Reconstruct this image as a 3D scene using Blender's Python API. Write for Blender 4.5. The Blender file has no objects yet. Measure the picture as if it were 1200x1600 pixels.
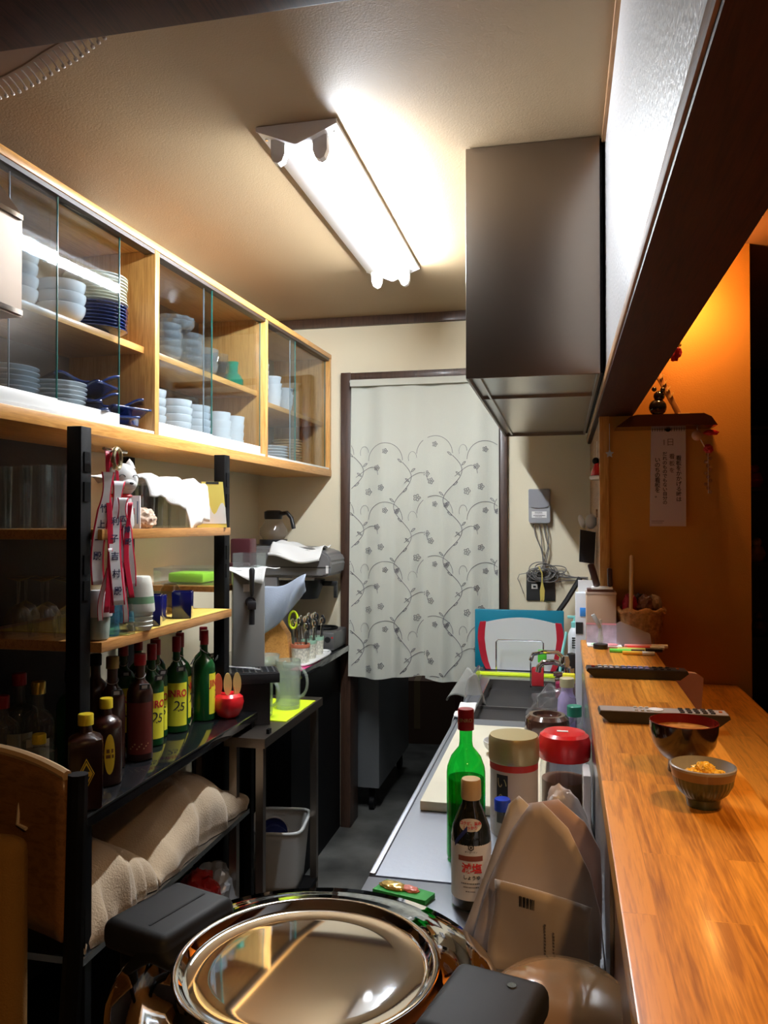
import bpy, bmesh, math, random
from mathutils import Vector, Matrix, Euler, noise
random.seed(7)
PI = math.pi
scn = bpy.context.scene
COL = scn.collection

# ------------------------------------------------------------------ camera, world, exposure
cam_d = bpy.data.cameras.new('camera'); cam = bpy.data.objects.new('camera', cam_d); COL.objects.link(cam)
cam_d.sensor_fit = 'HORIZONTAL'; cam_d.sensor_width = 36; cam_d.lens = 37.5; cam_d.clip_start = 0.02
cam.location = (0, 0, 1.48)
cam.rotation_euler = (math.radians(90.779), 0, math.radians(12.625))
scn.camera = cam
w = bpy.data.worlds.new('world'); scn.world = w; w.use_nodes = True
w.node_tree.nodes['Background'].inputs[0].default_value = (1, .7, .45, 1)
w.node_tree.nodes['Background'].inputs[1].default_value = .012
vs = scn.view_settings
vs.view_transform = 'Standard'; vs.look = 'None'; vs.gamma = 1; vs.use_curve_mapping = False; vs.exposure = 0.0
TUBE = 330.0
def lamp(name, kind, loc, energy, color, size=.05, rot=(0, 0, 0), spot=None, blend=.5):
    d = bpy.data.lights.new(name, kind); d.energy = energy; d.color = color
    if kind == 'AREA': d.size = size
    else: d.shadow_soft_size = size
    if spot: d.spot_size = math.radians(spot); d.spot_blend = blend
    o = bpy.data.objects.new(name, d); COL.objects.link(o); o.location = loc; o.rotation_euler = rot
    return o
WARM = (1, .56, .22)
# downlights of the dining side
lamp('downlight_glow', 'SPOT', (.40, 2.585, 2.345), 6, WARM, .03, (math.radians(4), 0, 0), 125, .9)
lamp('downlight_glow', 'SPOT', (.72, .95, 2.34), 52, WARM, .05, (0, math.radians(-4), 0), 100, .8)
lamp('downlight_glow', 'SPOT', (.45, -.45, 2.34), 46, WARM, .05, (0, 0, 0), 140, .6)

# ------------------------------------------------------------------ materials
MATS = {}
def nt(name):
    m = bpy.data.materials.new(name); m.use_nodes = True
    return m, m.node_tree.nodes, m.node_tree.links, m.node_tree.nodes['Principled BSDF']
def mat(name, col, rough=.5, metal=0, coat=0, bump=0, bscale=60, var=0, vscale=8, trans=0, alpha=1, spec=None, emit=None, sheen=0, stretch=(1, 1, 1)):
    if name in MATS: return MATS[name]
    m, N, L, p = nt(name)
    p.inputs['Base Color'].default_value = (*col, 1); p.inputs['Roughness'].default_value = rough
    p.inputs['Metallic'].default_value = metal; p.inputs['Coat Weight'].default_value = coat
    p.inputs['Coat Roughness'].default_value = .1
    p.inputs['Sheen Weight'].default_value = sheen
    if spec is not None: p.inputs['Specular IOR Level'].default_value = spec
    if trans: p.inputs['Transmission Weight'].default_value = trans
    p.inputs['Alpha'].default_value = alpha
    if emit: p.inputs['Emission Color'].default_value = (*emit[0], 1); p.inputs['Emission Strength'].default_value = emit[1]
    if bump or var:
        tc = N.new('ShaderNodeTexCoord'); mp = N.new('ShaderNodeMapping'); L.new(tc.outputs['Object'], mp.inputs[0])
        mp.inputs['Scale'].default_value = stretch
    if bump:
        n = N.new('ShaderNodeTexNoise'); n.inputs['Scale'].default_value = bscale; n.inputs['Detail'].default_value = 3
        L.new(mp.outputs[0], n.inputs['Vector'])
        b = N.new('ShaderNodeBump'); b.inputs['Strength'].default_value = bump; b.inputs['Distance'].default_value = .002
        L.new(n.outputs[0], b.inputs['Height']); L.new(b.outputs[0], p.inputs['Normal'])
    if var:
        n = N.new('ShaderNodeTexNoise'); n.inputs['Scale'].default_value = vscale; n.inputs['Detail'].default_value = 4
        L.new(mp.outputs[0], n.inputs['Vector'])
        r = N.new('ShaderNodeValToRGB'); r.color_ramp.elements[0].position = .3; r.color_ramp.elements[1].position = .7
        r.color_ramp.elements[0].color = (*[c * (1 - var) for c in col], 1); r.color_ramp.elements[1].color = (*[min(1, c * (1 + var)) for c in col], 1)
        L.new(n.outputs[0], r.inputs[0]); L.new(r.outputs[0], p.inputs['Base Color'])
    MATS[name] = m; return m
def wood(name, c1, c2, rough=.35, coat=.3, axis='Y', plank=None, grain=14):
    """long grain along an axis; plank = (width, length) of glued staves"""
    if name in MATS: return MATS[name]
    m, N, L, p = nt(name)
    p.inputs['Roughness'].default_value = rough; p.inputs['Coat Weight'].default_value = coat; p.inputs['Coat Roughness'].default_value = .15
    tc = N.new('ShaderNodeTexCoord'); mp = N.new('ShaderNodeMapping'); L.new(tc.outputs['Object'], mp.inputs[0])
    s = {'X': (.7, 13, 13), 'Y': (13, .7, 13), 'Z': (13, 13, .7)}[axis]; mp.inputs['Scale'].default_value = s
    vec = mp.outputs[0]
    if plank:
        m2 = N.new('ShaderNodeMapping'); L.new(tc.outputs['Object'], m2.inputs[0])
        m2.inputs['Rotation'].default_value = (0, 0, PI / 2 if axis == 'Y' else 0)
        br = N.new('ShaderNodeTexBrick'); L.new(m2.outputs[0], br.inputs['Vector'])
        br.inputs['Scale'].default_value = 1; br.inputs['Brick Width'].default_value = plank[1]; br.inputs['Row Height'].default_value = plank[0]
        br.inputs['Mortar Size'].default_value = .0006; br.inputs['Mortar Smooth'].default_value = .3
        br.inputs['Color1'].default_value = (0, 0, 0, 1); br.inputs['Color2'].default_value = (1, 1, 1, 1); br.inputs['Mortar'].default_value = (.45, .45, .45, 1)
        br.offset = .37
        sc = N.new('ShaderNodeVectorMath'); sc.operation = 'SCALE'; L.new(br.outputs['Color'], sc.inputs[0]); sc.inputs['Scale'].default_value = 3.1
        ad = N.new('ShaderNodeVectorMath'); ad.operation = 'ADD'; L.new(mp.outputs[0], ad.inputs[0]); L.new(sc.outputs[0], ad.inputs[1]); vec = ad.outputs[0]
    n = N.new('ShaderNodeTexNoise'); n.inputs['Scale'].default_value = grain * .35; n.inputs['Detail'].default_value = 2; n.inputs['Distortion'].default_value = 1.2
    L.new(vec, n.inputs['Vector'])
    n2 = N.new('ShaderNodeTexNoise'); n2.inputs['Scale'].default_value = grain * 3; n2.inputs['Detail'].default_value = 8; L.new(vec, n2.inputs['Vector'])
    wv = N.new('ShaderNodeMath'); wv.operation = 'MULTIPLY'; wv.inputs[1].default_value = 16; L.new(n.outputs[0], wv.inputs[0])
    sn = N.new('ShaderNodeMath'); sn.operation = 'SINE'; L.new(wv.outputs[0], sn.inputs[0])
    a1 = N.new('ShaderNodeMath'); a1.operation = 'MULTIPLY_ADD'; a1.inputs[1].default_value = .16; a1.inputs[2].default_value = .1; L.new(sn.outputs[0], a1.inputs[0])
    a2 = N.new('ShaderNodeMath'); a2.operation = 'MULTIPLY_ADD'; a2.inputs[1].default_value = .8; L.new(n2.outputs[0], a2.inputs[0]); L.new(a1.outputs[0], a2.inputs[2])
    fac = a2.outputs[0]
    if plank:
        a3 = N.new('ShaderNodeMath'); a3.operation = 'MULTIPLY_ADD'; a3.inputs[1].default_value = .42; L.new(br.outputs['Color'], a3.inputs[0])
        a4 = N.new('ShaderNodeMath'); a4.operation = 'SUBTRACT'; a4.inputs[1].default_value = .2; L.new(a2.outputs[0], a4.inputs[0]); L.new(a4.outputs[0], a3.inputs[2]); fac = a3.outputs[0]
    r = N.new('ShaderNodeValToRGB'); r.color_ramp.elements[0].position = .2; r.color_ramp.elements[1].position = .8
    r.color_ramp.elements[0].color = (*c1, 1); r.color_ramp.elements[1].color = (*c2, 1)
    L.new(fac, r.inputs[0]); L.new(r.outputs[0], p.inputs['Base Color'])
    MATS[name] = m; return m
def glass(name, tint=(1, 1, 1), solid=0.0, col=(.9, .9, .9), rough=.03, refl=.04):
    """thin glass: straight-through tinted transmission plus a fresnel sheen; solid mixes in body colour"""
    if name in MATS: return MATS[name]
    m = bpy.data.materials.new(name); m.use_nodes = True; N = m.node_tree.nodes; L = m.node_tree.links; N.clear()
    out = N.new('ShaderNodeOutputMaterial'); tr = N.new('ShaderNodeBsdfTransparent'); tr.inputs[0].default_value = (*tint, 1)
    df = N.new('ShaderNodeBsdfPrincipled'); df.inputs['Base Color'].default_value = (*col, 1); df.inputs['Roughness'].default_value = .3
    mx = N.new('ShaderNodeMixShader'); mx.inputs[0].default_value = solid; L.new(tr.outputs[0], mx.inputs[1]); L.new(df.outputs[0], mx.inputs[2])
    gl = N.new('ShaderNodeBsdfAnisotropic'); gl.inputs['Roughness'].default_value = rough
    g = N.new('ShaderNodeNewGeometry'); dt = N.new('ShaderNodeVectorMath'); dt.operation = 'DOT_PRODUCT'; L.new(g.outputs['Incoming'], dt.inputs[0]); L.new(g.outputs['Normal'], dt.inputs[1])
    ab = N.new('ShaderNodeMath'); ab.operation = 'ABSOLUTE'; L.new(dt.outputs['Value'], ab.inputs[0])
    iv = N.new('ShaderNodeMath'); iv.operation = 'SUBTRACT'; iv.inputs[0].default_value = 1; L.new(ab.outputs[0], iv.inputs[1])
    pw = N.new('ShaderNodeMath'); pw.operation = 'POWER'; pw.inputs[1].default_value = 5; L.new(iv.outputs[0], pw.inputs[0])
    ml = N.new('ShaderNodeMath'); ml.operation = 'MULTIPLY_ADD'; ml.inputs[1].default_value = .9 - refl; ml.inputs[2].default_value = refl; L.new(pw.outputs[0], ml.inputs[0])
    m2 = N.new('ShaderNodeMixShader'); L.new(ml.outputs[0], m2.inputs[0]); L.new(mx.outputs[0], m2.inputs[1]); L.new(gl.outputs[0], m2.inputs[2])
    L.new(m2.outputs[0], out.inputs[0]); MATS[name] = m; return m

WALLC = mat('cream_wallpaper', (.80, .715, .52), .7, bump=.3, bscale=220)
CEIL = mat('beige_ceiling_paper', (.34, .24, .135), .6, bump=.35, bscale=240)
GLOSSW = mat('glossy_vinyl_wallpaper', (.62, .60, .60), .40, bump=.9, spec=.9, bscale=120)
ORANGE = mat('ochre_wall', (.56, .25, .04), .75, bump=.4, bscale=260)
FLOORM = mat('dark_floor', (.105, .104, .096), .28, bump=.25, bscale=30, var=.6, vscale=5)
DARKRED = wood('dark_red_timber', (.022, .005, .003), (.055, .014, .007), .5, .1)
DARKBR = wood('dark_brown_timber', (.030, .014, .008), (.075, .035, .02), .45, .15, 'Z')
BEAMW = wood('amber_timber', (.26, .115, .04), (.45, .24, .10), .6, 0)
CABW = wood('honey_pine', (.55, .23, .045), (.82, .42, .12), .35, .3)
CABWX = wood('honey_pine_upright', (.53, .23, .05), (.80, .43, .13), .35, .3, 'Z')
BARW = wood('laminated_bar_timber', (.34, .11, .010), (.80, .33, .04), .36, .14, 'Y', (.045, .42), 11)
DARKRED.node_tree.nodes['Principled BSDF'].inputs['Specular IOR Level'].default_value = .15; DARKRED.node_tree.nodes['Principled BSDF'].inputs['Coat Weight'].default_value = 0
BLACK = mat('black_paint', (.0025, .0025, .003), .55, spec=.15)
BLACKP = mat('black_plastic', (.012, .012, .014), .35, bump=.2, bscale=400)
RUBBER = mat('matte_black_plastic', (.006, .006, .007), .6, spec=.3)
BLACKG = mat('black_gloss_laminate', (.012, .012, .013), .07, coat=.6)
STEEL = mat('brushed_steel', (.50, .49, .48), .27, 1, bump=.06, bscale=40, stretch=(1, 30, 1))
STEELD = mat('hood_steel', (.31, .26, .22), .36, 1, bump=.04, bscale=6, stretch=(1, 1, 8))
STEELW = mat('worktop_steel', (.42, .44, .50), .38, 1, bump=.15, bscale=90)
CHROME = mat('chrome', (.8, .8, .8), .07, 1)
WHITE = mat('white_ceramic', (.85, .85, .83), .15, coat=.5)
WHITEE = mat('white_enamel', (.82, .81, .78), .3)
WHITEP = mat('white_paper', (.82, .80, .78), .7)
CREAM = mat('cream_ceramic', (.72, .70, .52), .2, coat=.4)
NAVY = mat('navy_ceramic', (.012, .03, .13), .15, coat=.7)
COBALT = mat('cobalt_glass', (.01, .015, .16), .08, coat=1)
RED = mat('red_plastic', (.72, .015, .02), .25, coat=.4)
DRED = mat('dark_red_cap', (.35, .01, .02), .3)
GOLD = mat('gold_cap', (.75, .55, .12), .3, .8)
YCAP = mat('yellow_cap', (.85, .62, .03), .3, .3)
GOLDM = mat('matte_gold_lid', (.60, .48, .24), .35, .6)
GLASS = glass('clear_glass', (.93, .95, .94), .015, refl=.07)
PANE = glass('cabinet_pane', (.83, .87, .90), 0.0, refl=.05)
PEDGE = mat('green_pane_edge', (.02, .16, .13), .2, coat=.5)
PRESS = glass('pressed_glass', (.90, .93, .94), .10, (.85, .88, .88), .08, .12)
FROST = glass('frosted_glass', (.9, .95, .9), .25, (.8, .85, .8), .2)
GREENG = glass('green_bottle_glass', (.08, .72, .20), .16, (.01, .34, .05))
DGREEN = glass('dark_green_bottle_glass', (.02, .30, .06), .5, (.008, .14, .03))
AMBER = glass('amber_bottle_glass', (.25, .05, .01), .75, (.03, .006, .003))
BLUEG = glass('light_blue_glass', (.35, .75, .92), .15, (.2, .6, .8))
TEALG = glass('teal_glass', (.2, .75, .55), .3, (.05, .5, .35))
YELLOW = mat('yellow_label', (.88, .80, .04), .5)
LIME = mat('lime_mat', (.75, .95, .02), .5)
TEXTK = mat('black_ink', (.02, .02, .02), .6)
TEXTR = mat('red_ink', (.65, .02, .02), .6)
TEXTW = mat('white_ink', (.85, .85, .85), .6)
TOWEL = mat('beige_terry', (.58, .44, .29), .95, bump=1, bscale=220, sheen=.3)
CLOTHW = mat('white_cloth', (.80, .79, .76), .9, bump=.5, bscale=350)
NOREN = mat('grey_green_linen', (.60, .61, .53), .9, bump=.6, bscale=500)
THREAD = mat('grey_embroidery_thread', (.16, .15, .17), .8)

# ------------------------------------------------------------------ mesh helpers
class B:
    def __init__(s): s.bm = bmesh.new(); s.mi = 0
    def _faces(s, fs):
        for f in fs: f.material_index = s.mi
        return fs
    def box(s, c, d, bev=0, rot=None, seg=2):
        g = bmesh.ops.create_cube(s.bm, size=1)
        vs_ = g['verts']; M = Matrix.Translation(c) @ (Euler(rot).to_matrix().to_4x4() if rot else Matrix()) @ Matrix.Diagonal((*d, 1))
        bmesh.ops.transform(s.bm, matrix=M, verts=vs_)
        fs = {f for v in vs_ for f in v.link_faces}; s._faces(fs)
        if bev:
            es = {e for v in vs_ for e in v.link_edges}
            r = bmesh.ops.bevel(s.bm, geom=list(es), offset=bev, segments=seg, affect='EDGES', profile=.5)
            s._faces(r['faces'])
        return s
    def b2(s, lo, hi, bev=0):
        return s.box([(a + b) / 2 for a, b in zip(lo, hi)], [abs(b - a) for a, b in zip(lo, hi)], bev)
    def lathe(s, prof, c=(0, 0, 0), seg=28, M=None, rad=None):
        rings = []
        for r, z in prof:
            if r < 1e-5: ring = [s.bm.verts.new((0, 0, z))]
            else: ring = [s.bm.verts.new((r * (rad(2 * PI * k / seg, z) if rad else 1) * math.cos(2 * PI * k / seg), r * (rad(2 * PI * k / seg, z) if rad else 1) * math.sin(2 * PI * k / seg), z)) for k in range(seg)]
            rings.append(ring)
        fs = []
        for a, b in zip(rings, rings[1:]):
            for k in range(seg):
                k2 = (k + 1) % seg
                if len(a) == 1 and len(b) == 1: continue
                if len(a) == 1: fs.append(s.bm.faces.new((a[0], b[k2], b[k])))
                elif len(b) == 1: fs.append(s.bm.faces.new((a[k], a[k2], b[0])))
                else: fs.append(s.bm.faces.new((a[k], a[k2], b[k2], b[k])))
        s._faces(fs)
        T = Matrix.Translation(c) @ (M or Matrix())
        bmesh.ops.transform(s.bm, matrix=T, verts=[v for r in rings for v in r])
        return s
    def cyl(s, c, r, h, seg=24, r2=None, axis='Z'):
        r2 = r if r2 is None else r2
        M = {'Z': Matrix(), 'X': Matrix.Rotation(PI / 2, 4, 'Y'), 'Y': Matrix.Rotation(-PI / 2, 4, 'X')}[axis]
        return s.lathe([(0, 0), (r, 0), (r2, h), (0, h)], c, seg, M)
    def ball(s, c, r, sc=(1, 1, 1), seg=20, rot=None):
        n = 10; pr = [(max(0, r * math.sin(PI * i / n)), -r * math.cos(PI * i / n)) for i in range(n + 1)]
        M = (Euler(rot).to_matrix().to_4x4() if rot else Matrix()) @ Matrix.Diagonal((*sc, 1))
        return s.lathe(pr, c, seg, M)
    def tube(s, pts, r, seg=8, closed=False, taper=None):
        pts = [Vector(p) for p in pts]; n = len(pts); rings = []
        up = None
        for i, p in enumerate(pts):
            if closed: t = (pts[(i + 1) % n] - pts[i - 1]).normalized()
            else: t = (pts[min(i + 1, n - 1)] - pts[max(i - 1, 0)]).normalized()
            if up is None:
                up = Vector((0, 0, 1)) if abs(t.z) < .9 else Vector((1, 0, 0))
            a = t.cross(up).normalized(); up = a.cross(t).normalized()
            rr = r if taper is None else r * taper(i / (n - 1))
            rings.append([s.bm.verts.new(p + (a * math.cos(2 * PI * k / seg) + up * math.sin(2 * PI * k / seg)) * rr) for k in range(seg)])
        fs = []
        for i in range(n if closed else n - 1):
            a, b = rings[i], rings[(i + 1) % n]
            for k in range(seg): fs.append(s.bm.faces.new((a[k], a[(k + 1) % seg], b[(k + 1) % seg], b[k])))
        if not closed: fs.append(s.bm.faces.new(rings[0][::-1])); fs.append(s.bm.faces.new(rings[-1]))
        s._faces(fs); return s
    def prism(s, outl, h, M=None):
        """outline in XY extruded +Z by h then transformed"""
        a = [s.bm.verts.new((x, y, 0)) for x, y in outl]; b = [s.bm.verts.new((x, y, h)) for x, y in outl]
        n = len(outl); fs = [s.bm.faces.new(a[::-1]), s.bm.faces.new(b)]
        for k in range(n): fs.append(s.bm.faces.new((a[k], a[(k + 1) % n], b[(k + 1) % n], b[k])))
        s._faces(fs)
        if M: bmesh.ops.transform(s.bm, matrix=M, verts=a + b)
        return s
    def grid(s, fn, nu, nv, mi=None):
        V = [[s.bm.verts.new(fn(i / nu, j / nv)) for j in range(nv + 1)] for i in range(nu + 1)]
        for i in range(nu):
            for j in range(nv):
                f = s.bm.faces.new((V[i][j], V[i + 1][j], V[i + 1][j + 1], V[i][j + 1]))
                f.material_index = mi(i, j) if mi else s.mi
        return s
    def make(s, name, mats, parent=None, ang=35, solid=0, sub=0, flip=False):
        bmesh.ops.recalc_face_normals(s.bm, faces=s.bm.faces[:])
        me = bpy.data.meshes.new(name); s.bm.to_mesh(me); s.bm.free()
        for m in (mats if isinstance(mats, (list, tuple)) else [mats]): me.materials.append(m)
        for p in me.polygons: p.use_smooth = True
        me.set_sharp_from_angle(angle=math.radians(ang))
        o = bpy.data.objects.new(name, me); COL.objects.link(o)
        if parent: o.parent = parent
        if solid: md = o.modifiers.new('s', 'SOLIDIFY'); md.thickness = solid; md.offset = 0
        if sub: md = o.modifiers.new('d', 'SUBSURF'); md.levels = sub; md.render_levels = sub
        return o
def tag(o, label, cat, group=None, kind=None, loc=None, rz=None):
    o['label'] = label; o['category'] = cat
    if group: o['group'] = group
    if kind: o['kind'] = kind
    if loc is not None: o.location = loc
    if rz is not None: o.rotation_euler = (0, 0, rz)
    return o
def thing(name, label, cat, loc=(0, 0, 0), rz=0, group=None):
    o = bpy.data.objects.new(name, None); o.empty_display_size = .02; COL.objects.link(o)
    return tag(o, label, cat, group, None, loc, rz)
def struct(name, b, m):
    o = b.make(name, m); o['kind'] = 'structure'; return o
def dup(root, loc, label=None, rz=None, group=None, scale=None):
    r = root.copy(); COL.objects.link(r); r.location = loc
    if rz is not None: r.rotation_euler = (0, 0, rz)
    if label: r['label'] = label
    if group: r['group'] = group
    if scale: r.scale = scale
    for ch in root.children:
        c = ch.copy(); COL.objects.link(c); c.parent = r
        for g in ch.children:
            d = g.copy(); COL.objects.link(d); d.parent = c
    return r
def text(s, size, m, parent, loc=(0, 0, 0), rot=(PI / 2, 0, 0), bend=None, name='lettering', ex=.00015, align='CENTER', space=1, sx=1, bold=0, tilt=0):
    c = bpy.data.curves.new('t', 'FONT'); c.body = s; c.size = size; c.align_x = align; c.align_y = 'CENTER'; c.extrude = ex; c.space_line = space; c.offset = bold
    c.resolution_u = 3
    t = bpy.data.objects.new('t', c); COL.objects.link(t)
    dg = bpy.context.evaluated_depsgraph_get(); me = bpy.data.meshes.new_from_object(t.evaluated_get(dg))
    bpy.data.objects.remove(t); bpy.data.curves.remove(c)
    me.materials.clear(); me.materials.append(m)
    o = bpy.data.objects.new(name, me); COL.objects.link(o); o.parent = parent
    if sx != 1:
        for v in me.vertices: v.co.x *= sx
    if tilt:
        R = Matrix.Rotation(tilt, 4, 'Z')
        for v in me.vertices: v.co = R @ v.co
    if bend:
        for v in me.vertices:
            x, y, z = v.co; R_ = bend + .0003 + z
            v.co = (R_ * math.sin(x / bend), -R_ * math.cos(x / bend), y)
        o.location = loc
    else:
        o.location = loc; o.rotation_euler = rot
    return o
def marks(lines, m, parent, loc, rot=(PI / 2, 0, 0), name='small_print', bend=None):
    """lines of illegible small print: rows of short dashes (x0, x1, z, height)"""
    b = B(); rr = random.Random(len(lines) * 7 + int(loc[2] * 1000))
    for x0, x1, z, h in lines:
        x = x0
        while x < x1 - h * .3:
            w_ = h * rr.uniform(.7, 1.6); x2 = min(x1, x + w_)
            b.b2((x, z - h / 2, 0), (x2, z + h / 2, .0003)); x = x2 + h * .45
    if bend:
        for v in b.bm.verts:
            x, y, z = v.co; R_ = bend + .0003 + z; v.co = (R_ * math.sin(x / bend), -R_ * math.cos(x / bend), y)
    o = b.make(name, m, parent); o.location = loc
    if not bend: o.rotation_euler = rot
    return o
def bent(b, R, z0, z1, a0, a1, n=14, base=0.0004):
    """label patch wrapped on a cylinder, facing -Y"""
    b.grid(lambda u, v: Vector(((R + base) * math.sin(a0 + (a1 - a0) * u), -(R + base) * math.cos(a0 + (a1 - a0) * u), z0 + (z1 - z0) * v)), n, 1)
    return b
def ell(R, cz, ra, rz, base=.0008, b=None, a0=0):
    """elliptic patch wrapped on a cylinder"""
    b = b or B(); n = 24; c = b.bm.verts.new(((R + base) * math.sin(a0), -(R + base) * math.cos(a0), cz)); vs_ = []
    for k in range(n):
        a = 2 * PI * k / n; th = a0 + ra * math.cos(a) / R
        vs_.append(b.bm.verts.new(((R + base) * math.sin(th), -(R + base) * math.cos(th), cz + rz * math.sin(a))))
    for k in range(n): b.bm.faces.new((c, vs_[k], vs_[(k + 1) % n])).material_index = b.mi
    return b
# ------------------------------------------------------------------ structure
CZ = 2.49; YB = 3.80
struct('floor', B().b2((-3.2, -2.2, -.05), (3.4, 6.8, 0)), FLOORM)
struct('ceiling', B().b2((-3.2, -2.2, CZ), (.22, YB + .12, CZ + .06)), CEIL)
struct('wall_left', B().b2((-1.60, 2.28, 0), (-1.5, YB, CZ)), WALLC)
struct('wall_left_shaded', B().b2((-1.60, 1.2, 0), (-1.5, 2.28, CZ)), mat('shaded_wall_brown', (.03, .018, .011), .7, bump=.3, bscale=90))  # near stretch of the left wall; its shade is put into this dark brown
struct('wall_left_front', B().b2((-3.2, -2.2, 0), (-3.1, 6.8, CZ)), WALLC)
struct('wall_return', B().b2((-3.1, 1.22, 0), (-1.60, 1.32, CZ)), WALLC)
b = B(); b.b2((-1.6, YB, 0), (-1.05, YB + .1, CZ)); b.b2((-1.05, YB, 2.20), (-.28, YB + .1, CZ)); b.b2((-.28, YB, 0), (.62, YB + .1, CZ))
struct('wall_back', b, WALLC)
struct('trim_1', B().b2((-1.5, YB - .022, CZ - .045), (.10, YB, CZ), .002), DARKBR)
b = B(); b.b2((-1.062, YB - .03, 0), (-1.012, YB + .12, 2.215), .003); b.b2((-.295, YB - .03, 0), (-.255, YB + .12, 2.215), .003); b.b2((-1.012, YB - .028, 2.175), (-.295, YB + .12, 2.213), .003)
struct('door_1', b, DARKBR)
# header wall above the bar: white glossy panel, amber lower rail, dark red soffit
struct('wall_right', B().b2((.11, .35, 1.862), (.217, YB, CZ)), GLOSSW)
struct('trim_2', B().b2((.104, .35, 1.842), (.223, 3.72, 1.864), .002), BEAMW)
struct('trim_3', B().b2((.108, .35, 1.834), (.225, 3.70, 1.843)), DARKRED)
struct('trim_4', B().b2((.217, .35, 1.842), (.231, 2.755, 2.37)), DARKRED)
struct('trim_5', B().b2((.101, .35, CZ - .02), (.11, 2.14, CZ)), BEAMW)
# block wall at the end of the bar
struct('wall_orange', B().b2((.135, 2.76, 0), (.588, YB, 2.38)), ORANGE)
struct('trim_6', B().b2((.118, 2.752, .8), (.150, 2.80, 1.835), .002), CABWX)
b = B(); b.b2((.122, 2.80, .8), (.135, YB, 1.835)); b.b2((.116, 3.0, 1.20), (.1225, 3.30, 1.23)); b.b2((.116, 3.0, 1.50), (.1225, 3.5, 1.53)); struct('trim_7', b, BEAMW)
# transverse dark beam near the camera
struct('trim_8', B().b2((-3.1, 1.12, 2.365), (.11, 1.30, CZ), .004), DARKRED)
# dining side shell
struct('ceiling_dining', B().b2((.217, -2.2, 2.38), (3.4, 6.8, 2.44)), mat('dining_ceiling', (.30, .15, .07), .8))
struct('wall_right_far', B().b2((3.3, -2.2, 0), (3.4, 6.8, 2.4)), mat('dining_wall', (.25, .15, .09), .8))
struct('wall_front', B().b2((-3.2, -2.3, 0), (3.4, -2.2, CZ)), MATS['dining_wall'])
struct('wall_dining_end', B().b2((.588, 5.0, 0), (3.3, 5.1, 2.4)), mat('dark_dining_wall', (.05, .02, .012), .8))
# room beyond the curtain
b = B(); b.b2((-2.2, 6.6, 0), (.62, 6.7, 2.5)); b.b2((-2.3, 3.9, 0), (-2.2, 6.7, 2.5)); b.b2((.55, 3.9, 0), (.587, 6.7, 2.38))
struct('wall_backroom', b, mat('backroom_wall', (.45, .46, .45), .7))
struct('ceiling_backroom', B().b2((-2.3, 3.92, 2.5), (.62, 6.7, 2.55)), MATS['backroom_wall'])

# ------------------------------------------------------------------ ceiling lamp
t = thing('ceiling_lamp', 'white twin fluorescent batten on the ceiling with one lit tube', 'ceiling lamp', (-.655, 1.91, CZ))
FE = mat('fixture_enamel', (.80, .79, .78), .35)
prof = [(-.105, -.001), (.105, -.001), (.105, -.012), (.004, -.052), (-.004, -.052), (-.105, -.012)]
Mxz = Matrix(((1, 0, 0, 0), (0, 0, 1, 0), (0, 1, 0, 0), (0, 0, 0, 1)))
B().prism(prof, 1.17, Mxz).make('housing', FE, t)
for yy in (-.004, 1.17):
    B().prism([(x * 1.02, z * 1.04 - .0005) for x, z in prof], .004, Matrix.Translation((0, yy, 0)) @ Mxz).make('end_plate', FE, t)
for sx in (-1, 1):
    for yy in (.018, 1.125):
        b = B(); b.prism([(-.019, 0), (.019, 0), (.019, -.038), (.012, -.056), (0, -.062), (-.012, -.056), (-.019, -.038)], .024, Matrix.Translation((sx * .056, yy, -.027)) @ Mxz)
        b.cyl((sx * .056, yy + (.024 if yy < .5 else -.006), -.068), .012, .006, 16, axis='Y')
        b.make('lamp_socket', FE, t)
EM = mat('lit_tube', (1, 1, 1), .4, emit=((.86, .93, 1.0), TUBE))
b = B(); b.cyl((.056, .048, -.068), .0145, 1.073, 20, axis='Y'); b.make('fluorescent_tube', EM, t)
for sx, yy in ((-.09, .03), (.09, .03)):
    B().cyl((sx, yy, -.022), .004, .01, 10).make('screw', CHROME, t)

# ------------------------------------------------------------------ range hood
t = thing('range_hood', 'large stainless steel box hood hanging from the ceiling beside the white wall', 'range hood', (0, 0, 0))
b = B(); x0, x1, y0, y1, z0 = -.254, .095, 2.14, 3.62, 1.867
b.b2((x0, y0, z0), (x1, y0 + .006, CZ - .002), .0015); b.b2((x0, y0 + .006, z0), (x0 + .006, y1, CZ - .002)); b.b2((x1 - .006, y0 + .006, z0), (x1, y1, CZ - .002)); b.b2((x0 + .006, y1 - .006, z0), (x1 - .006, y1, CZ - .002))
b.make('canopy', STEELD, t)
b = B(); b.b2((x0 + .007, y0 + .007, z0 + .012), (x1 - .007, y1 - .007, z0 + .016)); b.make('underside_panel', STEEL, t)
b = B(); b.b2((x0 + .03, y0 + .02, z0 + .004), (x0 + .036, y1 - .02, z0 + .0119)); b.b2((x0 + .007, y0 + .40, z0 + .004), (x1 - .007, y0 + .406, z0 + .0119)); b.make('drip_channel', STEEL, t)
tag(B().b2((.0955, 2.16, 1.872), (.1035, 3.6, 2.47)).make('hood_gap_strip', BLACK), 'black strip for the dark gap between steel hood and white wall', 'seal')  # the dark gap beside the hood is drawn as a black strip

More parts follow.
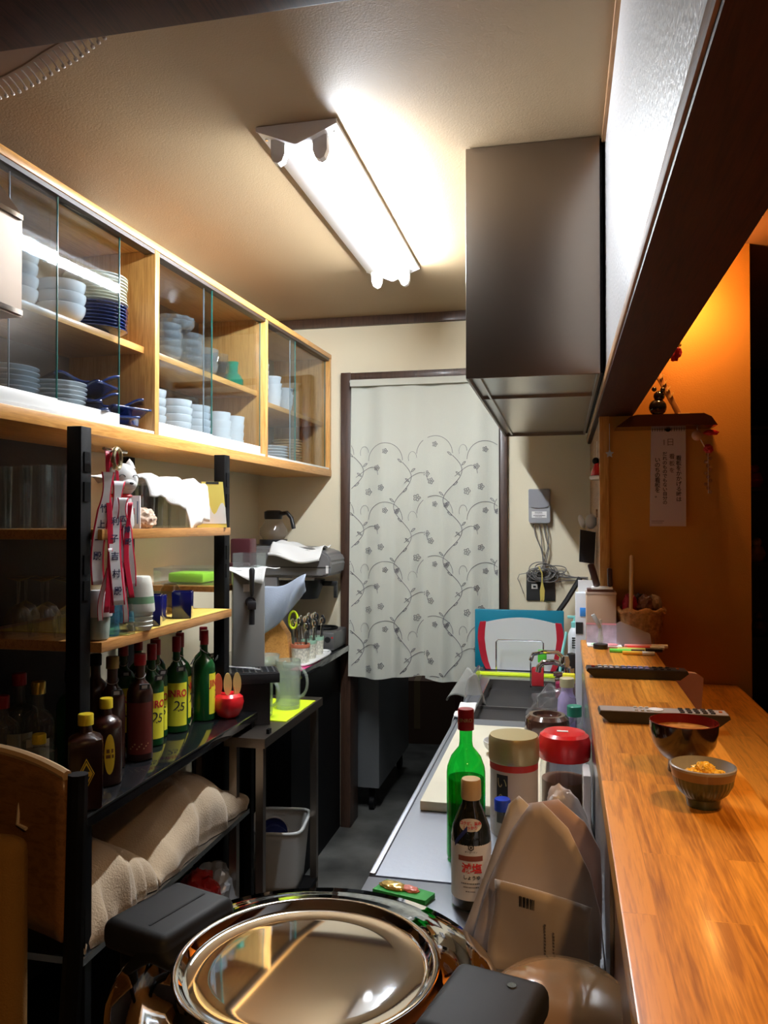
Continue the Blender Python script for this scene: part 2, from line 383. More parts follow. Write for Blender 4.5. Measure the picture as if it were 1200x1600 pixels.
# small canopy hood at the near left
t = thing('canopy_hood', 'small stainless canopy with sloping top at the left edge of the picture', 'range hood', (0, 0, 0))
b = B(); b.prism([(-1.497, 1.85), (-.952, 1.85), (-.952, 2.035), (-1.20, 2.362), (-1.497, 2.362)], .40, Matrix(((1, 0, 0, 0), (0, 0, 1, .86), (0, 1, 0, 0), (0, 0, 0, 1))))
b.make('canopy', STEELD, t)
b = B(); b.b2((-.9515, .862, 1.853), (-.948, 1.258, 1.862)); b.b2((-.9515, .862, 2.025), (-.948, 1.258, 2.034)); b.make('rolled_edge', CHROME, t)

# beaded pendant shade, upper left
t = thing('beaded_lampshade', 'smoky translucent lampshade with clear bead fringe behind the dark beam', 'lampshade', (-1.06, 1.31, 2.40))
arc = [(-1.40, 1.525), (-1.30, 1.502), (-1.16, 1.462), (-1.103, 1.449), (-1.041, 1.425), (-.976, 1.395), (-.92, 1.372), (-.864, 1.342), (-.808, 1.312)]
arc = [(x + 1.06, y - 1.31) for x, y in arc]
b = B(); b.prism([(-.34, .001)] + arc + [(.256, .001)], .086); b.make('shade', mat('smoky_shade', (.30, .19, .13), .5), t)
b = B()
for i in range(len(arc) - 1):
    for q in range(3):
        f = q / 3; x = arc[i][0] * (1 - f) + arc[i + 1][0] * f; y = arc[i][1] * (1 - f) + arc[i + 1][1] * f
        b.tube([(x - .012, y - .025, .004), (x - .004, y - .010, -.008), (x, y, -.018)], .0016, 5); b.ball((x, y, -.021), .0042, seg=8)
b.make('bead_fringe', mat('glass_bead', (.85, .83, .8), .12, .3, coat=1), t)
b = B(); b.tube([(x - .012, y - .026, .002) for x, y in arc], .005, 6); b.make('trim_band', mat('braid_trim', (.32, .24, .18), .8), t)

# ------------------------------------------------------------------ worktop + sink (kitchen side of the bar)
t = thing('worktop', 'stainless steel worktop with inset sink along the bar', 'worktop', (0, 0, 0))
b = B(); W0, W1 = -.352, .058
for lo, hi in (((W0, 1.446, .79), (W1, 2.66, .83)), ((W0, 2.66, .79), (-.305, 3.40, .83)), ((.00, 2.66, .79), (W1, 3.40, .83)), ((-.305, 3.36, .79), (.00, 3.40, .83)), ((W0, 3.40, .79), (W1, 3.78, .83))): b.b2(lo, hi)
b.b2((W0, 1.446, .828), (W0 + .012, 3.78, .834), .002)
b.make('top', STEELW, t)
b = B(); 
for lo, hi in (((-.305, 2.66, .62), (-.300, 3.36, .8295)), ((-.005, 2.66, .62), (.0, 3.36, .8295)), ((-.300, 2.66, .62), (-.005, 2.665, .8295)), ((-.300, 3.355, .62), (-.005, 3.36, .8295)), ((-.305, 2.66, .612), (0, 3.36, .62)), ((-.300, 2.99, .62), (-.005, 2.996, .80))): b.b2(lo, hi)
b.make('sink_basin', STEEL, t)
B().b2((W0 + .03, 1.46, .05), (W1, 3.75, .789)).make('cabinet_body', mat('dark_base_cabinet', (.02, .018, .018), .5), t)
t = thing('worktop', 'near steel worktop section in front of the long worktop joint', 'worktop', (0, 0, 0))
B().b2((W0, 1.10, .79), (W1, 1.440, .83), .002).make('top', STEELW, t)
B().b2((W0 + .03, 1.12, .05), (W1, 1.435, .789)).make('cabinet_body', MATS['dark_base_cabinet'], t)

# bar: back panel, raised shelf, lower counter
t = thing('bar_counter', 'long laminated wooden bar with raised shelf and lower customer counter', 'bar counter', (0, 0, 0))
B().b2((.055, -.4, 1.055), (.272, 2.755, 1.09), .003).make('raised_shelf', BARW, t)
B().b2((.235, -.4, .92), (.545, 2.755, .96), .003).make('lower_counter', BARW, t)
B().b2((.064, -.4, .0), (.230, 2.74, 1.054)).make('panel', wood('bar_panel_timber', (.10, .04, .015), (.2, .08, .03)), t)
B().b2((.0585, 1.1, .835), (.0635, 2.74, 1.05)).make('splashback', STEEL, t)

# ------------------------------------------------------------------ noren curtain
def cy(x, z):
    k = (2.17 - z) / 1.43
    return YB - .045 - (.004 + .012 * k) * math.sin(x * 42 + .6 * math.sin(z * 2.1)) - (.002 * k) * math.sin(x * 91 + 1.3 + z) - .006 * math.sin(x * 17 + 2)
ct = thing('noren_curtain', 'pale split door curtain with grey embroidered vines and flowers', 'curtain', (0, 0, 0))
def crv(b, pts, x0, x1, r=.0012):
    P = []
    for x, z in pts:
        if x0 + .004 < x < x1 - .004 and .75 < z < 1.92: P.append((x, cy(x, z) - .0016, z))
        else:
            if len(P) > 1: b.tube(P, r, 4)
            P = []
    if len(P) > 1: b.tube(P, r, 4)
def vines(b, x0, x1):
    for ci, cx in enumerate((-1.04, -.80, -.56, -.32)):
        for r in range(5):
            z = 1.80 - r * .285 - (.03 if ci % 2 else 0)
            X = lambda t_: cx + t_
            crv(b, [(X(.05 + .045 * math.sin(q * 2 * PI / 24)), z - .285 * q / 24) for q in range(25)], x0, x1)
            crv(b, [(X(.05 - .085 + .085 * math.cos(PI * q / 22)), z + .01 + .085 * math.sin(PI * q / 22)) for q in range(23)], x0, x1, .001)
            crv(b, [(X(.06 + .11 * math.sin(q * 1.5 / 14)), z - .10 + .05 * math.sin(q * 2.9 / 14)) for q in range(15)], x0, x1, .001)
            crv(b, [(X(.10 + .02 * math.cos(q / 2.2)), z + .02 + .03 * math.sin(q / 2.2)) for q in range(9)], x0, x1, .0008)
            for q in range(6):
                a = q * 2 * PI / 6; lx = .05 + .045 * math.sin(a); lz = -.285 * q / 6; sd = 1 if q % 2 else -1
                crv(b, [(X(lx + sd * (.004 + .02 * w_ / 6)), z + lz + .016 * w_ / 6 + .006 * math.sin(PI * w_ / 6)) for w_ in range(7)], x0, x1, .0011)
                crv(b, [(X(lx + sd * (.004 + .02 * w_ / 6)), z + lz + .016 * w_ / 6 - .004 * math.sin(PI * w_ / 6)) for w_ in range(7)], x0, x1, .0011)
            for fx, fz, fr in ((-.035, .055, .013), (.165, -.055, .014), (.12, -.17, .017), (-.055, -.12, .015), (.02, -.235, .012)):
                crv(b, [(X(fx + fr * (.45 + .55 * abs(math.cos(2.5 * a_))) * math.cos(a_)), z + fz + fr * (.45 + .55 * abs(math.cos(2.5 * a_))) * math.sin(a_)) for a_ in [2 * PI * q / 30 for q in range(31)]], x0, x1, .0012)
                crv(b, [(X(fx + .004 * math.cos(a_)), z + fz + .004 * math.sin(a_)) for a_ in [2 * PI * q / 8 for q in range(9)]], x0, x1, .0012)
for x0, x1, nm in ((-1.004, -.640, 0), (-.644, -.292, 1)):
    b = B()
    def cf(u, v, x0=x0, x1=x1):
        z = 2.168 - v * (1.428 + (.012 * math.sin(u * 5)))
        x = x0 + (x1 - x0) * u + (0 if nm == 0 else 0)
        if nm == 0: x -= .012 * v * (1 - u)
        return Vector((x, cy(x, z), z))
    b.grid(cf, 90, 60)
    b.mi = 1; vines(b, x0 - (.01 if nm == 0 else 0), x1)
    if nm == 0: b.mi = 0; b.grid(lambda u, v: Vector((-.985 + .03 * u, cy(-.985 + .03 * u, 2.13) - .002, 2.155 - .03 * v)), 3, 3)
    b.make('curtain_panel', [NOREN, THREAD], ct)
B().b2((-1.006, YB - .064, 2.140), (-.292, YB - .060, 2.172)).make('header_band', mat('curtain_header', (.55, .55, .47), .9), ct)
B().cyl((-1.012, YB - .045, 2.166), .005, .717, 10, axis='X').make('tension_rod', WHITEE, ct)

# things glimpsed in the room beyond
t = thing('steel_refrigerator', 'grey steel cabinet on casters behind the curtain at left', 'refrigerator', (-1.18, 4.25, 0))
B().b2((-.35, -.25, .12), (.26, .55, 1.8), .01).make('body', mat('grey_steel_paint', (.22, .23, .24), .35, .4), t)
for cx_, cy_ in ((.2, -.2), (.2, .5)):
    b = B(); b.cyl((cx_, cy_, .035), .035, .025, 16, axis='X'); b.box((cx_ + .012, cy_, .09), (.03, .03, .058)); b.make('caster', BLACK, t)
t = thing('wooden_stool', 'dark maroon wooden stool in the room behind the curtain', 'stool', (-.45, 4.9, 0))
MAR = mat('maroon_wood', (.09, .02, .015), .4)
B().b2((-.19, -.19, .56), (.19, .19, .60), .01).make('seat', MAR, t)
for sx in (-1, 1):
    for sy in (-1, 1): B().b2((sx * .16 - .02, sy * .16 - .02, 0), (sx * .16 + .02, sy * .16 + .02, .56)).make('leg', MAR, t)
t = thing('cardboard_box', 'dark brown carton on the floor behind the curtain', 'box', (-.98, 5.5, 0), .1)
B().b2((-.25, -.2, 0), (.25, .2, .42)).make('carton', mat('brown_carton', (.16, .09, .06), .8), t)
B().b2((-.02, -.201, .1), (.02, .2, .421)).make('packing_tape', mat('tan_tape', (.3, .2, .1), .3), t)
lamp('backroom_glow', 'AREA', (-.9, 5.2, 2.45), 5, (.85, .93, 1), .5)

t = thing('wall_lamp', 'small warm bulb on the orange wall hidden behind the beam', 'wall lamp', (.355, 2.76, 2.20))
B().cyl((0, -.014, 0), .03, .0135, 20, axis='Y').make('backplate', mat('brass_plate', (.5, .35, .15), .3, .8), t)
B().cyl((0, -.11, 0), .012, .096, 14, axis='Y').make('arm', MATS['brass_plate'], t)
B().ball((0, -.13, 0), .022).make('bulb', mat('warm_lit_bulb', (1, .8, .5), .4, emit=((1, .44, .11), 420)), t)
# ------------------------------------------------------------------ wall cabinet with sliding glass
CA = -math.atan(.083 / 2.3); CO = Vector((-1.117, 3.793, 1.72)); LEN = 2.50; CH = .59; CD = .30
def cw(lx, ly, lz): return CO + Matrix.Rotation(CA, 3, 'Z') @ Vector((lx, ly, lz))
cb = thing('wall_cabinet', 'long honey pine wall cabinet with sliding glass doors full of dishes', 'cabinet', CO, CA)
B().b2((-CD, -LEN, -.012), (.002, 0, .022), .002).make('bottom_board', CABW, cb)
B().b2((-CD, -LEN, CH - .022), (.002, 0, CH), .002).make('top_board', CABW, cb)
for ly, nm in ((-LEN, 'side_panel'), (-1.640, 'divider'), (-.815, 'divider'), (-.024, 'side_panel')):
    B().b2((-CD + .006, ly, .0225), (0, ly + .024, CH - .0225), .001).make(nm, CABWX, cb)
B().b2((-CD - .002, -LEN, .0), (-CD + .005, -.0, CH)).make('back_panel', mat('cabinet_back', (.26, .18, .11), .6), cb)
for a_, b_, z in ((-LEN + .025, -1.642, .262), (-1.615, -.817, .262), (-.790, -.026, .235)):
    B().b2((-CD + .006, a_, z), (-.035, b_, z + .020), .001).make('inner_shelf', CABW, cb)
b = B(); b.b2((-.034, -LEN + .025, CH - .034), (-.001, -1.642, CH - .0225)); b.b2((-.034, -1.615, CH - .034), (-.001, -.817, CH - .0225)); b.b2((-.034, -.790, CH - .034), (-.001, -.026, CH - .0225)); b.make('upper_track', mat('brown_plastic_track', (.05, .03, .02), .4), cb)
b = B(); b.b2((-.034, -LEN + .025, .0225), (-.001, -1.642, .030)); b.b2((-.034, -1.615, .0225), (-.001, -.817, .030)); b.b2((-.034, -.790, .0225), (-.001, -.026, .030)); b.make('lower_track', WHITEE, cb)
def pane(y0, y1, lx, strip=False):
    o = B().b2((lx - .002, y0, .031), (lx + .002, y1, CH - .035)).make('glass_door', PANE, cb)
    B().b2((lx - .0021, y1 - .0012, .031), (lx + .0021, y1 + .0006, CH - .035)).make('pane_edge', PEDGE, o)
    B().b2((lx - .0021, y0 - .0006, .031), (lx + .0021, y0 + .0012, CH - .035)).make('pane_edge', MATS.get('pale_edge') or mat('pale_edge', (.35, .40, .42), .3) if lx < -.015 else PEDGE, o)
    if strip: B().b2((lx - .003, y0, .031), (lx + .0032, y1, .062), .001).make('door_shoe', WHITEE, o)
pane(-2.47, -2.075, -.009, True); pane(-2.226, -1.792, -.022, True)
pane(-1.612, -1.26, -.009, True); pane(-1.295, -.822, -.022, True)
pane(-.788, -.47, -.009); pane(-.50, -.03, -.022)

# dishes in the cabinet
def stack(proto, lx, ly, z, n, dz, lab, grp, jit=.002, first=False):
    for k in range(n):
        p = cw(lx + random.uniform(-jit, jit), ly + random.uniform(-jit, jit), z + k * dz)
        pos = 'lowest' if k == 0 else ('topmost' if k == n - 1 else ('second', 'third', 'fourth', 'fifth', 'sixth', 'seventh', 'eighth')[k - 1] + ' from the bottom')
        dup(proto, p, f'{lab}, {pos}', random.random() * 6, grp)
def park(o):  # prototypes are replaced by their copies
    for c in list(o.children): bpy.data.objects.remove(c)
    bpy.data.objects.remove(o)
def plate_b(r, h, t=.003):
    return B().lathe([(0, .0), (r * .5, .0), (r * .52, .002), (r * .75, h * .45), (r, h), (r, h + t * .7), (r * .97, h + t), (r * .72, h * .45 + t), (r * .5, .005), (0, .005)], seg=40)
def bowl_b(r, h, foot=.5, t=.003, seg=32, rad=None):
    pr = [(0, .003), (r * foot * .8, .003), (r * foot * .85, 0), (r * foot, 0), (r * foot, .006)]
    for i in range(1, 9):
        a = i / 8 * PI / 2; pr.append((r * foot + (r - r * foot) * math.sin(a), .006 + (h - .006) * (1 - math.cos(a))))
    pr.append((r - t * .5, h + .001))
    for i in range(8, -1, -1):
        a = i / 8 * PI / 2; pr.append((max(.001, r * foot + (r - r * foot) * math.sin(a) - t), .006 + t + (h - .006) * (1 - math.cos(a)) - (0 if i < 8 else t)))
    pr.append((0, .006 + t))
    return B().lathe(pr, seg=seg, rad=rad)
LBL = 'in the wall cabinet'
wp = tag(plate_b(.075, .016).make('dinner_plate', WHITE), 'x', 'plate')
stack(wp, -.10, -2.14, .0235, 8, .0125, 'white plate at the left end of the cabinet floor', 'white plates on the cabinet floor')
stack(wp, -.10, -1.955, .0235, 8, .0115, 'white plate in the second stack on the cabinet floor', 'white plates in the second floor stack')
cp = tag(plate_b(.088, .018).make('serving_plate', CREAM), 'x', 'plate')
np_ = tag(plate_b(.088, .018).make('serving_plate', NAVY), 'x', 'plate')
stack(np_, -.11, -1.775, .2835, 8, .0095, 'navy plate under the cream plates on the upper left shelf', 'navy plates on the upper left shelf')
stack(cp, -.11, -1.775, .360, 9, .0090, 'cream plate piled on navy plates on the upper left shelf', 'cream plates on the upper left shelf')
wb = tag(bowl_b(.062, .045).make('rice_bowl', WHITE), 'x', 'bowl')
stack(wb, -.10, -1.935, .2835, 3, .030, 'white bowl in the short stack beside the cream plates', 'white bowls beside the cream plates')
stack(wb, -.12, -2.10, .2835, 5, .030, 'white bowl in the tall stack on the upper left shelf', 'white bowls in the tall upper stack')
def wav(u, v, s=.085):
    x = (u - .5) * 2 * s; y = (v - .5) * 2 * s
    return Vector((x, y * .8, .018 + .012 * math.sin(u * 9) * (abs(u - .5) * 2) + .018 * (abs(u - .5) * 2) ** 2))
nw = tag(B().grid(wav, 24, 10).make('wavy_dish', NAVY, solid=.006), 'x', 'dish')
stack(nw, -.11, -1.845, .024, 5, .024, 'navy wavy-rimmed dish in the left wavy stack', 'navy wavy dishes, left stack')
stack(nw, -.10, -1.70, .024, 3, .024, 'navy wavy-rimmed dish stacked at the edge of the glass', 'navy wavy dishes, right stack')
# middle bay
fl = lambda a, z: 1 + .05 * math.cos(a * 12) * min(1, z / .03)
gb = tag(bowl_b(.072, .038, .45, rad=fl, seg=72).make('scalloped_bowl', PRESS), 'x', 'bowl')
stack(gb, -.12, -1.33, .395, 2, .014, 'frosted scalloped glass bowl on top of the pressed glass bowls', 'scalloped glass bowls')
gm = tag(bowl_b(.06, .05, .55).make('pressed_glass_bowl', PRESS), 'x', 'bowl')
stack(gm, -.12, -1.385, .2835, 4, .026, 'pressed glass bowl in the left stack of the middle bay', 'pressed glass bowls, left stack')
stack(gm, -.12, -1.24, .2835, 4, .026, 'pressed glass bowl in the second stack of the middle bay', 'pressed glass bowls, second stack')
stack(gm, -.12, -1.12, .2835, 3, .026, 'pressed glass bowl in the third stack of the middle bay', 'pressed glass bowls, third stack')
gc = tag(B().lathe([(0, .002), (.022, 0), (.024, .01), (.032, .05), (.033, .075), (.031, .075), (.030, .05), (.021, .012), (0, .01)], seg=24).make('glass_cup', GLASS), 'x', 'glass')
stack(gc, -.10, -1.015, .2835, 2, .03, 'clear glass cup nested beside the green vase', 'nested clear glass cups')
stack(gc, -.17, -.99, .2835, 2, .03, 'clear glass cup nested at the back of the middle bay', 'nested clear glass cups at the back')
o = tag(B().lathe([(0, 0), (.030, 0), (.040, .012), (.042, .03), (.030, .05), (.020, .058), (.021, .085), (.024, .10), (.021, .10), (.018, .06), (0, .05)], seg=28).make('green_vase', TEALG), 'small teal glass bottle vase on the middle cabinet shelf', 'vase', loc=cw(-.10, -.905, .2825))
lb = tag(bowl_b(.058, .046, .5).make('tea_bowl', WHITE), 'x', 'bowl')
stack(lb, -.11, -1.50, .0235, 5, .027, 'white bowl in the stack beside the left divider', 'white bowls beside the left divider')
stack(lb, -.11, -1.33, .0235, 5, .025, 'white bowl in the second low stack of the middle bay', 'white bowls in the second low stack')
stack(lb, -.11, -1.195, .0235, 5, .025, 'white bowl in the third low stack of the middle bay', 'white bowls in the third low stack')
sq = tag(B().lathe([(0, 0), (.038, 0), (.044, .01), (.050, .055), (.047, .055), (.040, .012), (0, .01)], seg=32).make('straight_cup', WHITEE), 'x', 'cup')
stack(sq, -.10, -1.035, .0235, 4, .030, 'white cup in the left cup stack by the divider', 'white cups, left stack')
stack(sq, -.10, -.915, .0235, 4, .030, 'white cup in the stack touching the divider', 'white cups, right stack')
# far bay
cu = tag(B().lathe([(0, 0), (.028, 0), (.032, .01), (.040, .05), (.037, .05), (.028, .01), (0, .01)], seg=24).make('small_cup', WHITEE), 'x', 'cup')
for i, (ly, n, wh) in enumerate(((-.67, 5, 'beside the divider'), (-.53, 4, 'in the far bay'), (-.39, 3, 'by the far end'))):
    stack(cu, -.09, ly, .2565, n, .028, f'small white cup stacked on the upper shelf {wh}', f'small white cups {wh}')
yp = tag(plate_b(.07, .012).make('wooden_saucer', wood('saucer_wood', (.6, .35, .12), (.8, .5, .2))), 'x', 'saucer')
stack(yp, -.11, -.31, .0235, 9, .0125, 'pale wooden saucer at the far end of the cabinet', 'pale wooden saucers')
stack(wp, -.11, -.50, .0235, 5, .0125, 'white plate in the far bay beside wooden saucers', 'white plates in the far bay')
stack(cu, -.09, -.68, .0235, 2, .028, 'small white cup on the floor of the far bay', 'small white cups on the far bay floor')
for o in (wp, cp, np_, wb, nw, gb, gm, gc, lb, sq, cu, yp): park(o)

# ------------------------------------------------------------------ shelving unit under the cabinet
su = thing('shelving_unit', 'black post shelving unit with wooden shelves below the wall cabinet', 'shelf', (0, 0, 0))
SHW = wood('orange_shelf_wood', (.42, .17, .04), (.68, .33, .10), .35, .3)
for x, y in ((-1.122, 1.645), (-1.122, 2.447), (-1.395, 1.66), (-1.475, 2.455)):
    b = B(); b.b2((x, y, .0), (x + .038, y + .042, 1.704), .002)
    for zz in (1.30, 1.36, 1.53, 1.60): b.b2((x + .038, y + .010, zz), (x + .041, y + .032, zz + .045))
    b.make('post', BLACK, su)
B().b2((-1.49, 1.687, 1.440), (-1.055, 2.43, 1.465), .002).make('shelf_board', SHW, su)
B().b2((-1.49, 1.687, 1.175), (-1.055, 2.44, 1.200), .002).make('shelf_board', SHW, su)
B().b2((-1.49, 1.535, .822), (-1.000, 2.53, .850), .001).make('bottle_shelf', BLACKG, su)
B().b2((-1.0005, 1.534, .846), (-.9985, 2.53, .8505)).make('edge_strip', STEEL, su)
B().b2((-1.49, 1.535, .535), (-1.000, 2.46, .550)).make('low_shelf', STEEL, su)
B().b2((-1.49, 1.535, .15), (-1.02, 2.50, .17)).make('low_shelf', BLACK, su)
for x, y in ((-1.03, 1.55), (-1.03, 2.49), (-1.48, 1.55), (-1.48, 2.49)): B().b2((x, y, 0), (x + .024, y + .024, .822)).make('leg', BLACK, su)
tag(B().grid(lambda u, v: Vector((-1.055 - .38 * v, 1.80 + .62 * u, 1.2012 + .0008 * math.sin(u * 60) * math.sin(v * 40))), 30, 12).make('shelf_mat', mat('yellow_woven_mat', (.75, .52, .10), .8, bump=1, bscale=300), solid=.0012), 'thin yellow woven mat under the cups on the middle shelf', 'mat')

# ---- upper wooden shelf (z 1.465)
S1 = 1.4655
HB = mat('tumbler_smoke', (.1, .08, .06), .2)
def tumbler_b(r, h, t=.0018, top=1.12):
    return B().lathe([(0, 0), (r, 0), (r * top, h), (r * top - t, h), (r - t, .006), (0, .006)], seg=24)
tg = tag(tumbler_b(.026, .125).make('tall_glass', GLASS), 'x', 'glass')
for i, (x, y) in enumerate(((-1.10, 1.96), (-1.115, 2.035), (-1.13, 2.11), (-1.12, 2.185), (-1.20, 2.0), (-1.21, 2.09), (-1.21, 2.18))):
    dup(tg, (x, y, S1), 'tall glass under the white cloth, ' + ('first in the front row from the cat', 'second in the front row from the cat', 'third in the front row from the cat', 'last in the front row, nearest the yellow box', 'first in the back row from the cat', 'middle of the back row', 'last in the back row')[i], i, 'tall glasses under the cloth, ' + ('front row' if i < 4 else 'back row'))
for i, (x, y) in enumerate(((-1.20, 1.735), (-1.265, 1.735), (-1.325, 1.745), (-1.385, 1.75), (-1.25, 1.81))):
    dup(tg, (x, y, S1), 'tall glass left of the black post, ' + ('nearest the post', 'second from the post', 'third from the post', 'farthest from the post', 'standing behind the others')[i], i, 'tall glasses left of the post' if i < 4 else None, (1.15, 1.15, 1.25))
park(tg)
def drape(u, v):
    y = 1.925 + .375 * u; ph = .005 * math.sin(u * 17) + .003 * math.sin(u * 31 + 1)
    drop = .045 + .03 * max(0, math.sin((u - .25) * 5)) + .065 * min(1, max(0, (u - .55) * 12))
    if v < .6: x = -1.28 + (v / .6) * .20; z = S1 + .1295 + .014 * math.sin(u * 9 + .5) ** 2 + .004 * math.sin(v * 14)
    else:
        k = (v - .6) / .4; x = -1.08 + .012 * math.sin(k * PI / 2) + ph * k; z = S1 + .1295 + .014 * math.sin(u * 9 + .5) ** 2 * (1 - k) - drop * k
    return Vector((x + .006 * math.sin(u * 13), y, z + .002 * math.sin(u * 40 + v * 9)))
tag(B().grid(drape, 60, 26).make('covering_cloth', CLOTHW, solid=.0018), 'white cloth draped over the tall glasses beside the yellow box', 'cloth')
# coral
def cor(b):
    bmesh.ops.create_icosphere(b.bm, subdivisions=4, radius=1)
    for v in b.bm.verts:
        n = v.co.normalized(); d = 1 + .28 * noise.noise(n * 3.1) + .14 * noise.noise(n * 8)
        v.co = Vector((n.x * .027 * d, n.y * (.044 if n.y < 0 else .052) * d, n.z * .028 * d + .026))
    return b
tag(cor(B()).make('conch_shell', mat('coral_shell', (.72, .52, .38), .6, bump=.6, bscale=80, var=.35, vscale=40)), 'knobbly pinkish shell on the upper shelf in front of glasses', 'shell', loc=(-1.085, 1.925, S1))
# cat bust
t = thing('ceramic_cat', 'white glazed cat figurine with red ears hanging ribbons beside it', 'figurine', (-1.090, 1.825, S1), 1.05)
b = B(); b.lathe([(0, 0), (.030, 0), (.034, .01), (.031, .05), (.024, .085), (.0, .10)], seg=28)
b.make('body', WHITE, t)
b = B(); b.ball((0, -.004, .123), .043, (.95, .9, 1.0), 28); b.ball((0, -.040, .110), .016, (1.3, .8, .8), 18); b.make('head', WHITE, t)
for sx in (-1, 1):
    b = B(); b.lathe([(.015, 0), (.009, .014), (0, .026)], (sx * .024, 0, .153), 12); b.make('ear', DRED if sx < 0 else WHITE, t)
    b = B(); b.tube([(sx * .018 + .008 * math.cos(a), -.0400, .128 + .006 * math.sin(a)) for a in [PI * k / 8 for k in range(9)]], .0011, 6); b.make('eye', TEXTK, t)
    b = B()
    for k in range(3): b.tube([(sx * .020, -.046, .109 - .005 * k), (sx * .036, -.026, .111 - .007 * k)], .0007, 5)
    b.make('whiskers', TEXTK, t)
B().ball((0, -.053, .113), .0045, (1.3, .8, .8), 10).make('nose', mat('grey_nose', (.1, .09, .09), .3), t)
B().lathe([(.026, .078), (.030, .082), (.026, .087), (.024, .082)], seg=28).make('collar', RED, t)
# amulet card
t = thing('paper_charm', 'small white paper charm with red seal below the cat', 'paper charm', (-1.072, 1.862, S1), .35)
B().box((0, 0, .042), (.028, .010, .084), .001).make('card', WHITEP, t)
B().b2((.006, -.0056, .012), (.009, -.0050, .070)).make('blue_stroke', mat('slate_ink', (.15, .20, .30), .6), t); B().b2((-.006, -.0056, .036), (.0, -.0050, .052)).make('seal', TEXTR, t)
# yellow box
t = thing('gift_box', 'tapered yellow box with wavy white pattern on the upper shelf end', 'box', (-1.098, 2.378, S1), .50)
b = B(); Y0 = .046; b.prism([(-Y0, 0), (Y0, 0), (.033, .145), (-.033, .145)], .05, Matrix(((1, 0, 0, 0), (0, 0, 1, -.025), (0, 1, 0, 0), (0, 0, 0, 1)))); b.make('carton', mat('soft_yellow_card', (.88, .72, .16), .45), t)
b = B(); pts = [(-.0445, .012), (.0445, .012)] + [(.041 - .083 * k / 12, .055 + .022 * math.sin(k * .85 + .4) + .02 * k / 12) for k in range(13)]
b.prism(pts, .0006, Matrix(((1, 0, 0, 0), (0, 0, -1, -.0254), (0, 1, 0, 0), (0, 0, 0, 1)))); b.make('white_wave', mat('white_card', (.88, .86, .80), .45), t)
B().box((0, 0, .141), (.040, .0515, .007)).make('dark_tab', TEXTK, t)

# hanging ribbons
HK = thing('hook_rail', 'small chrome hook rail with brassy ring on the black post', 'hook', (-1.05, 1.70, 1.655))
B().cyl((-.004, -.01, 0), .004, .10, 10, axis='Y').make('rail', CHROME, HK)
b = B(); b.tube([(.012, .02 + .016 * math.cos(a), -.022 + .024 * math.sin(a)) for a in [2 * PI * k / 20 for k in range(20)]], .006, 8, closed=True); b.make('ring', mat('pale_brass', (.75, .68, .45), .2, .9), HK)
WD = Vector((.50, .866, 0)); WN = Vector((.866, -.50, 0)); RIBW = mat('white_satin', (.86, .84, .86), .45); RIBR = mat('red_satin', (.62, .01, .05), .4)
def ribbon(top, bot, wd, lab, txt=None, red=False, sway=0, seed=0):
    T = Vector((-1.050, 1.742, top)) + WD * (sway * 1.15); cen = lambda v: Vector((0, 0, -(top - bot) * v)) + WD * (.006 * math.sin(v * 5 + seed) + bot_s * v) + WN * (.012 + .006 * math.sin(v * 4 + seed * 2) + .006 * (seed % 3))
    bot_s = sway * .35
    t = thing('award_ribbon', lab, 'ribbon', T, 0, None)
    b = B(); n = 8
    tw = lambda v: 1 - .35 * math.sin(min(1, v * 3) * PI) if v < .33 else 1
    b.grid(lambda u, v: cen(v) + WD * ((u - .5) * wd * tw(v)), n, 24, mi=lambda i, j: 1 if (i in (0, n - 1) or red) else 0)
    b.make('band', [RIBW, RIBR], t, solid=.0006)
    if txt:
        for i, ch in enumerate(txt):
            v = .33 + .14 * i; p = cen(v) + WN * .0015
            text(ch, wd * .62, mat('blue_black_ink', (.03, .03, .10), .6), t, p, (PI / 2, 0, 1.047), name='lettering', bold=.0003)
ribbon(1.60, 1.335, .034, 'white ribbon with red edges, leftmost of the bunch on the post', '竹上一殿', sway=-.036, seed=1)
ribbon(1.58, 1.285, .034, 'white ribbon with red edges, second in the bunch, lettered lengthwise', '利子吉村殿', sway=-.010, seed=2)
ribbon(1.54, 1.385, .030, 'short white ribbon with two large characters below the cat', '広沢', sway=.006, seed=4)
ribbon(1.53, 1.325, .028, 'white ribbon with red edges, rightmost of the bunch', '博殿', sway=.018, seed=3)
ribbon(1.65, 1.27, .014, 'plain red ribbon hanging behind the left white ribbons', None, True, -.026, 5)
ribbon(1.655, 1.265, .012, 'plain red ribbon hanging in the middle of the bunch', None, True, -.008, 6)
ribbon(1.53, 1.30, .014, 'narrow red ribbon hanging under the cat figurine', None, True, .014, 8)
ribbon(1.42, 1.24, .014, 'narrow pale ribbon tail hanging lowest in the bunch', None, False, .008, 9)
ribbon(1.42, 1.25, .013, 'narrow pale ribbon tail at the left of the bunch', None, False, -.030, 7)

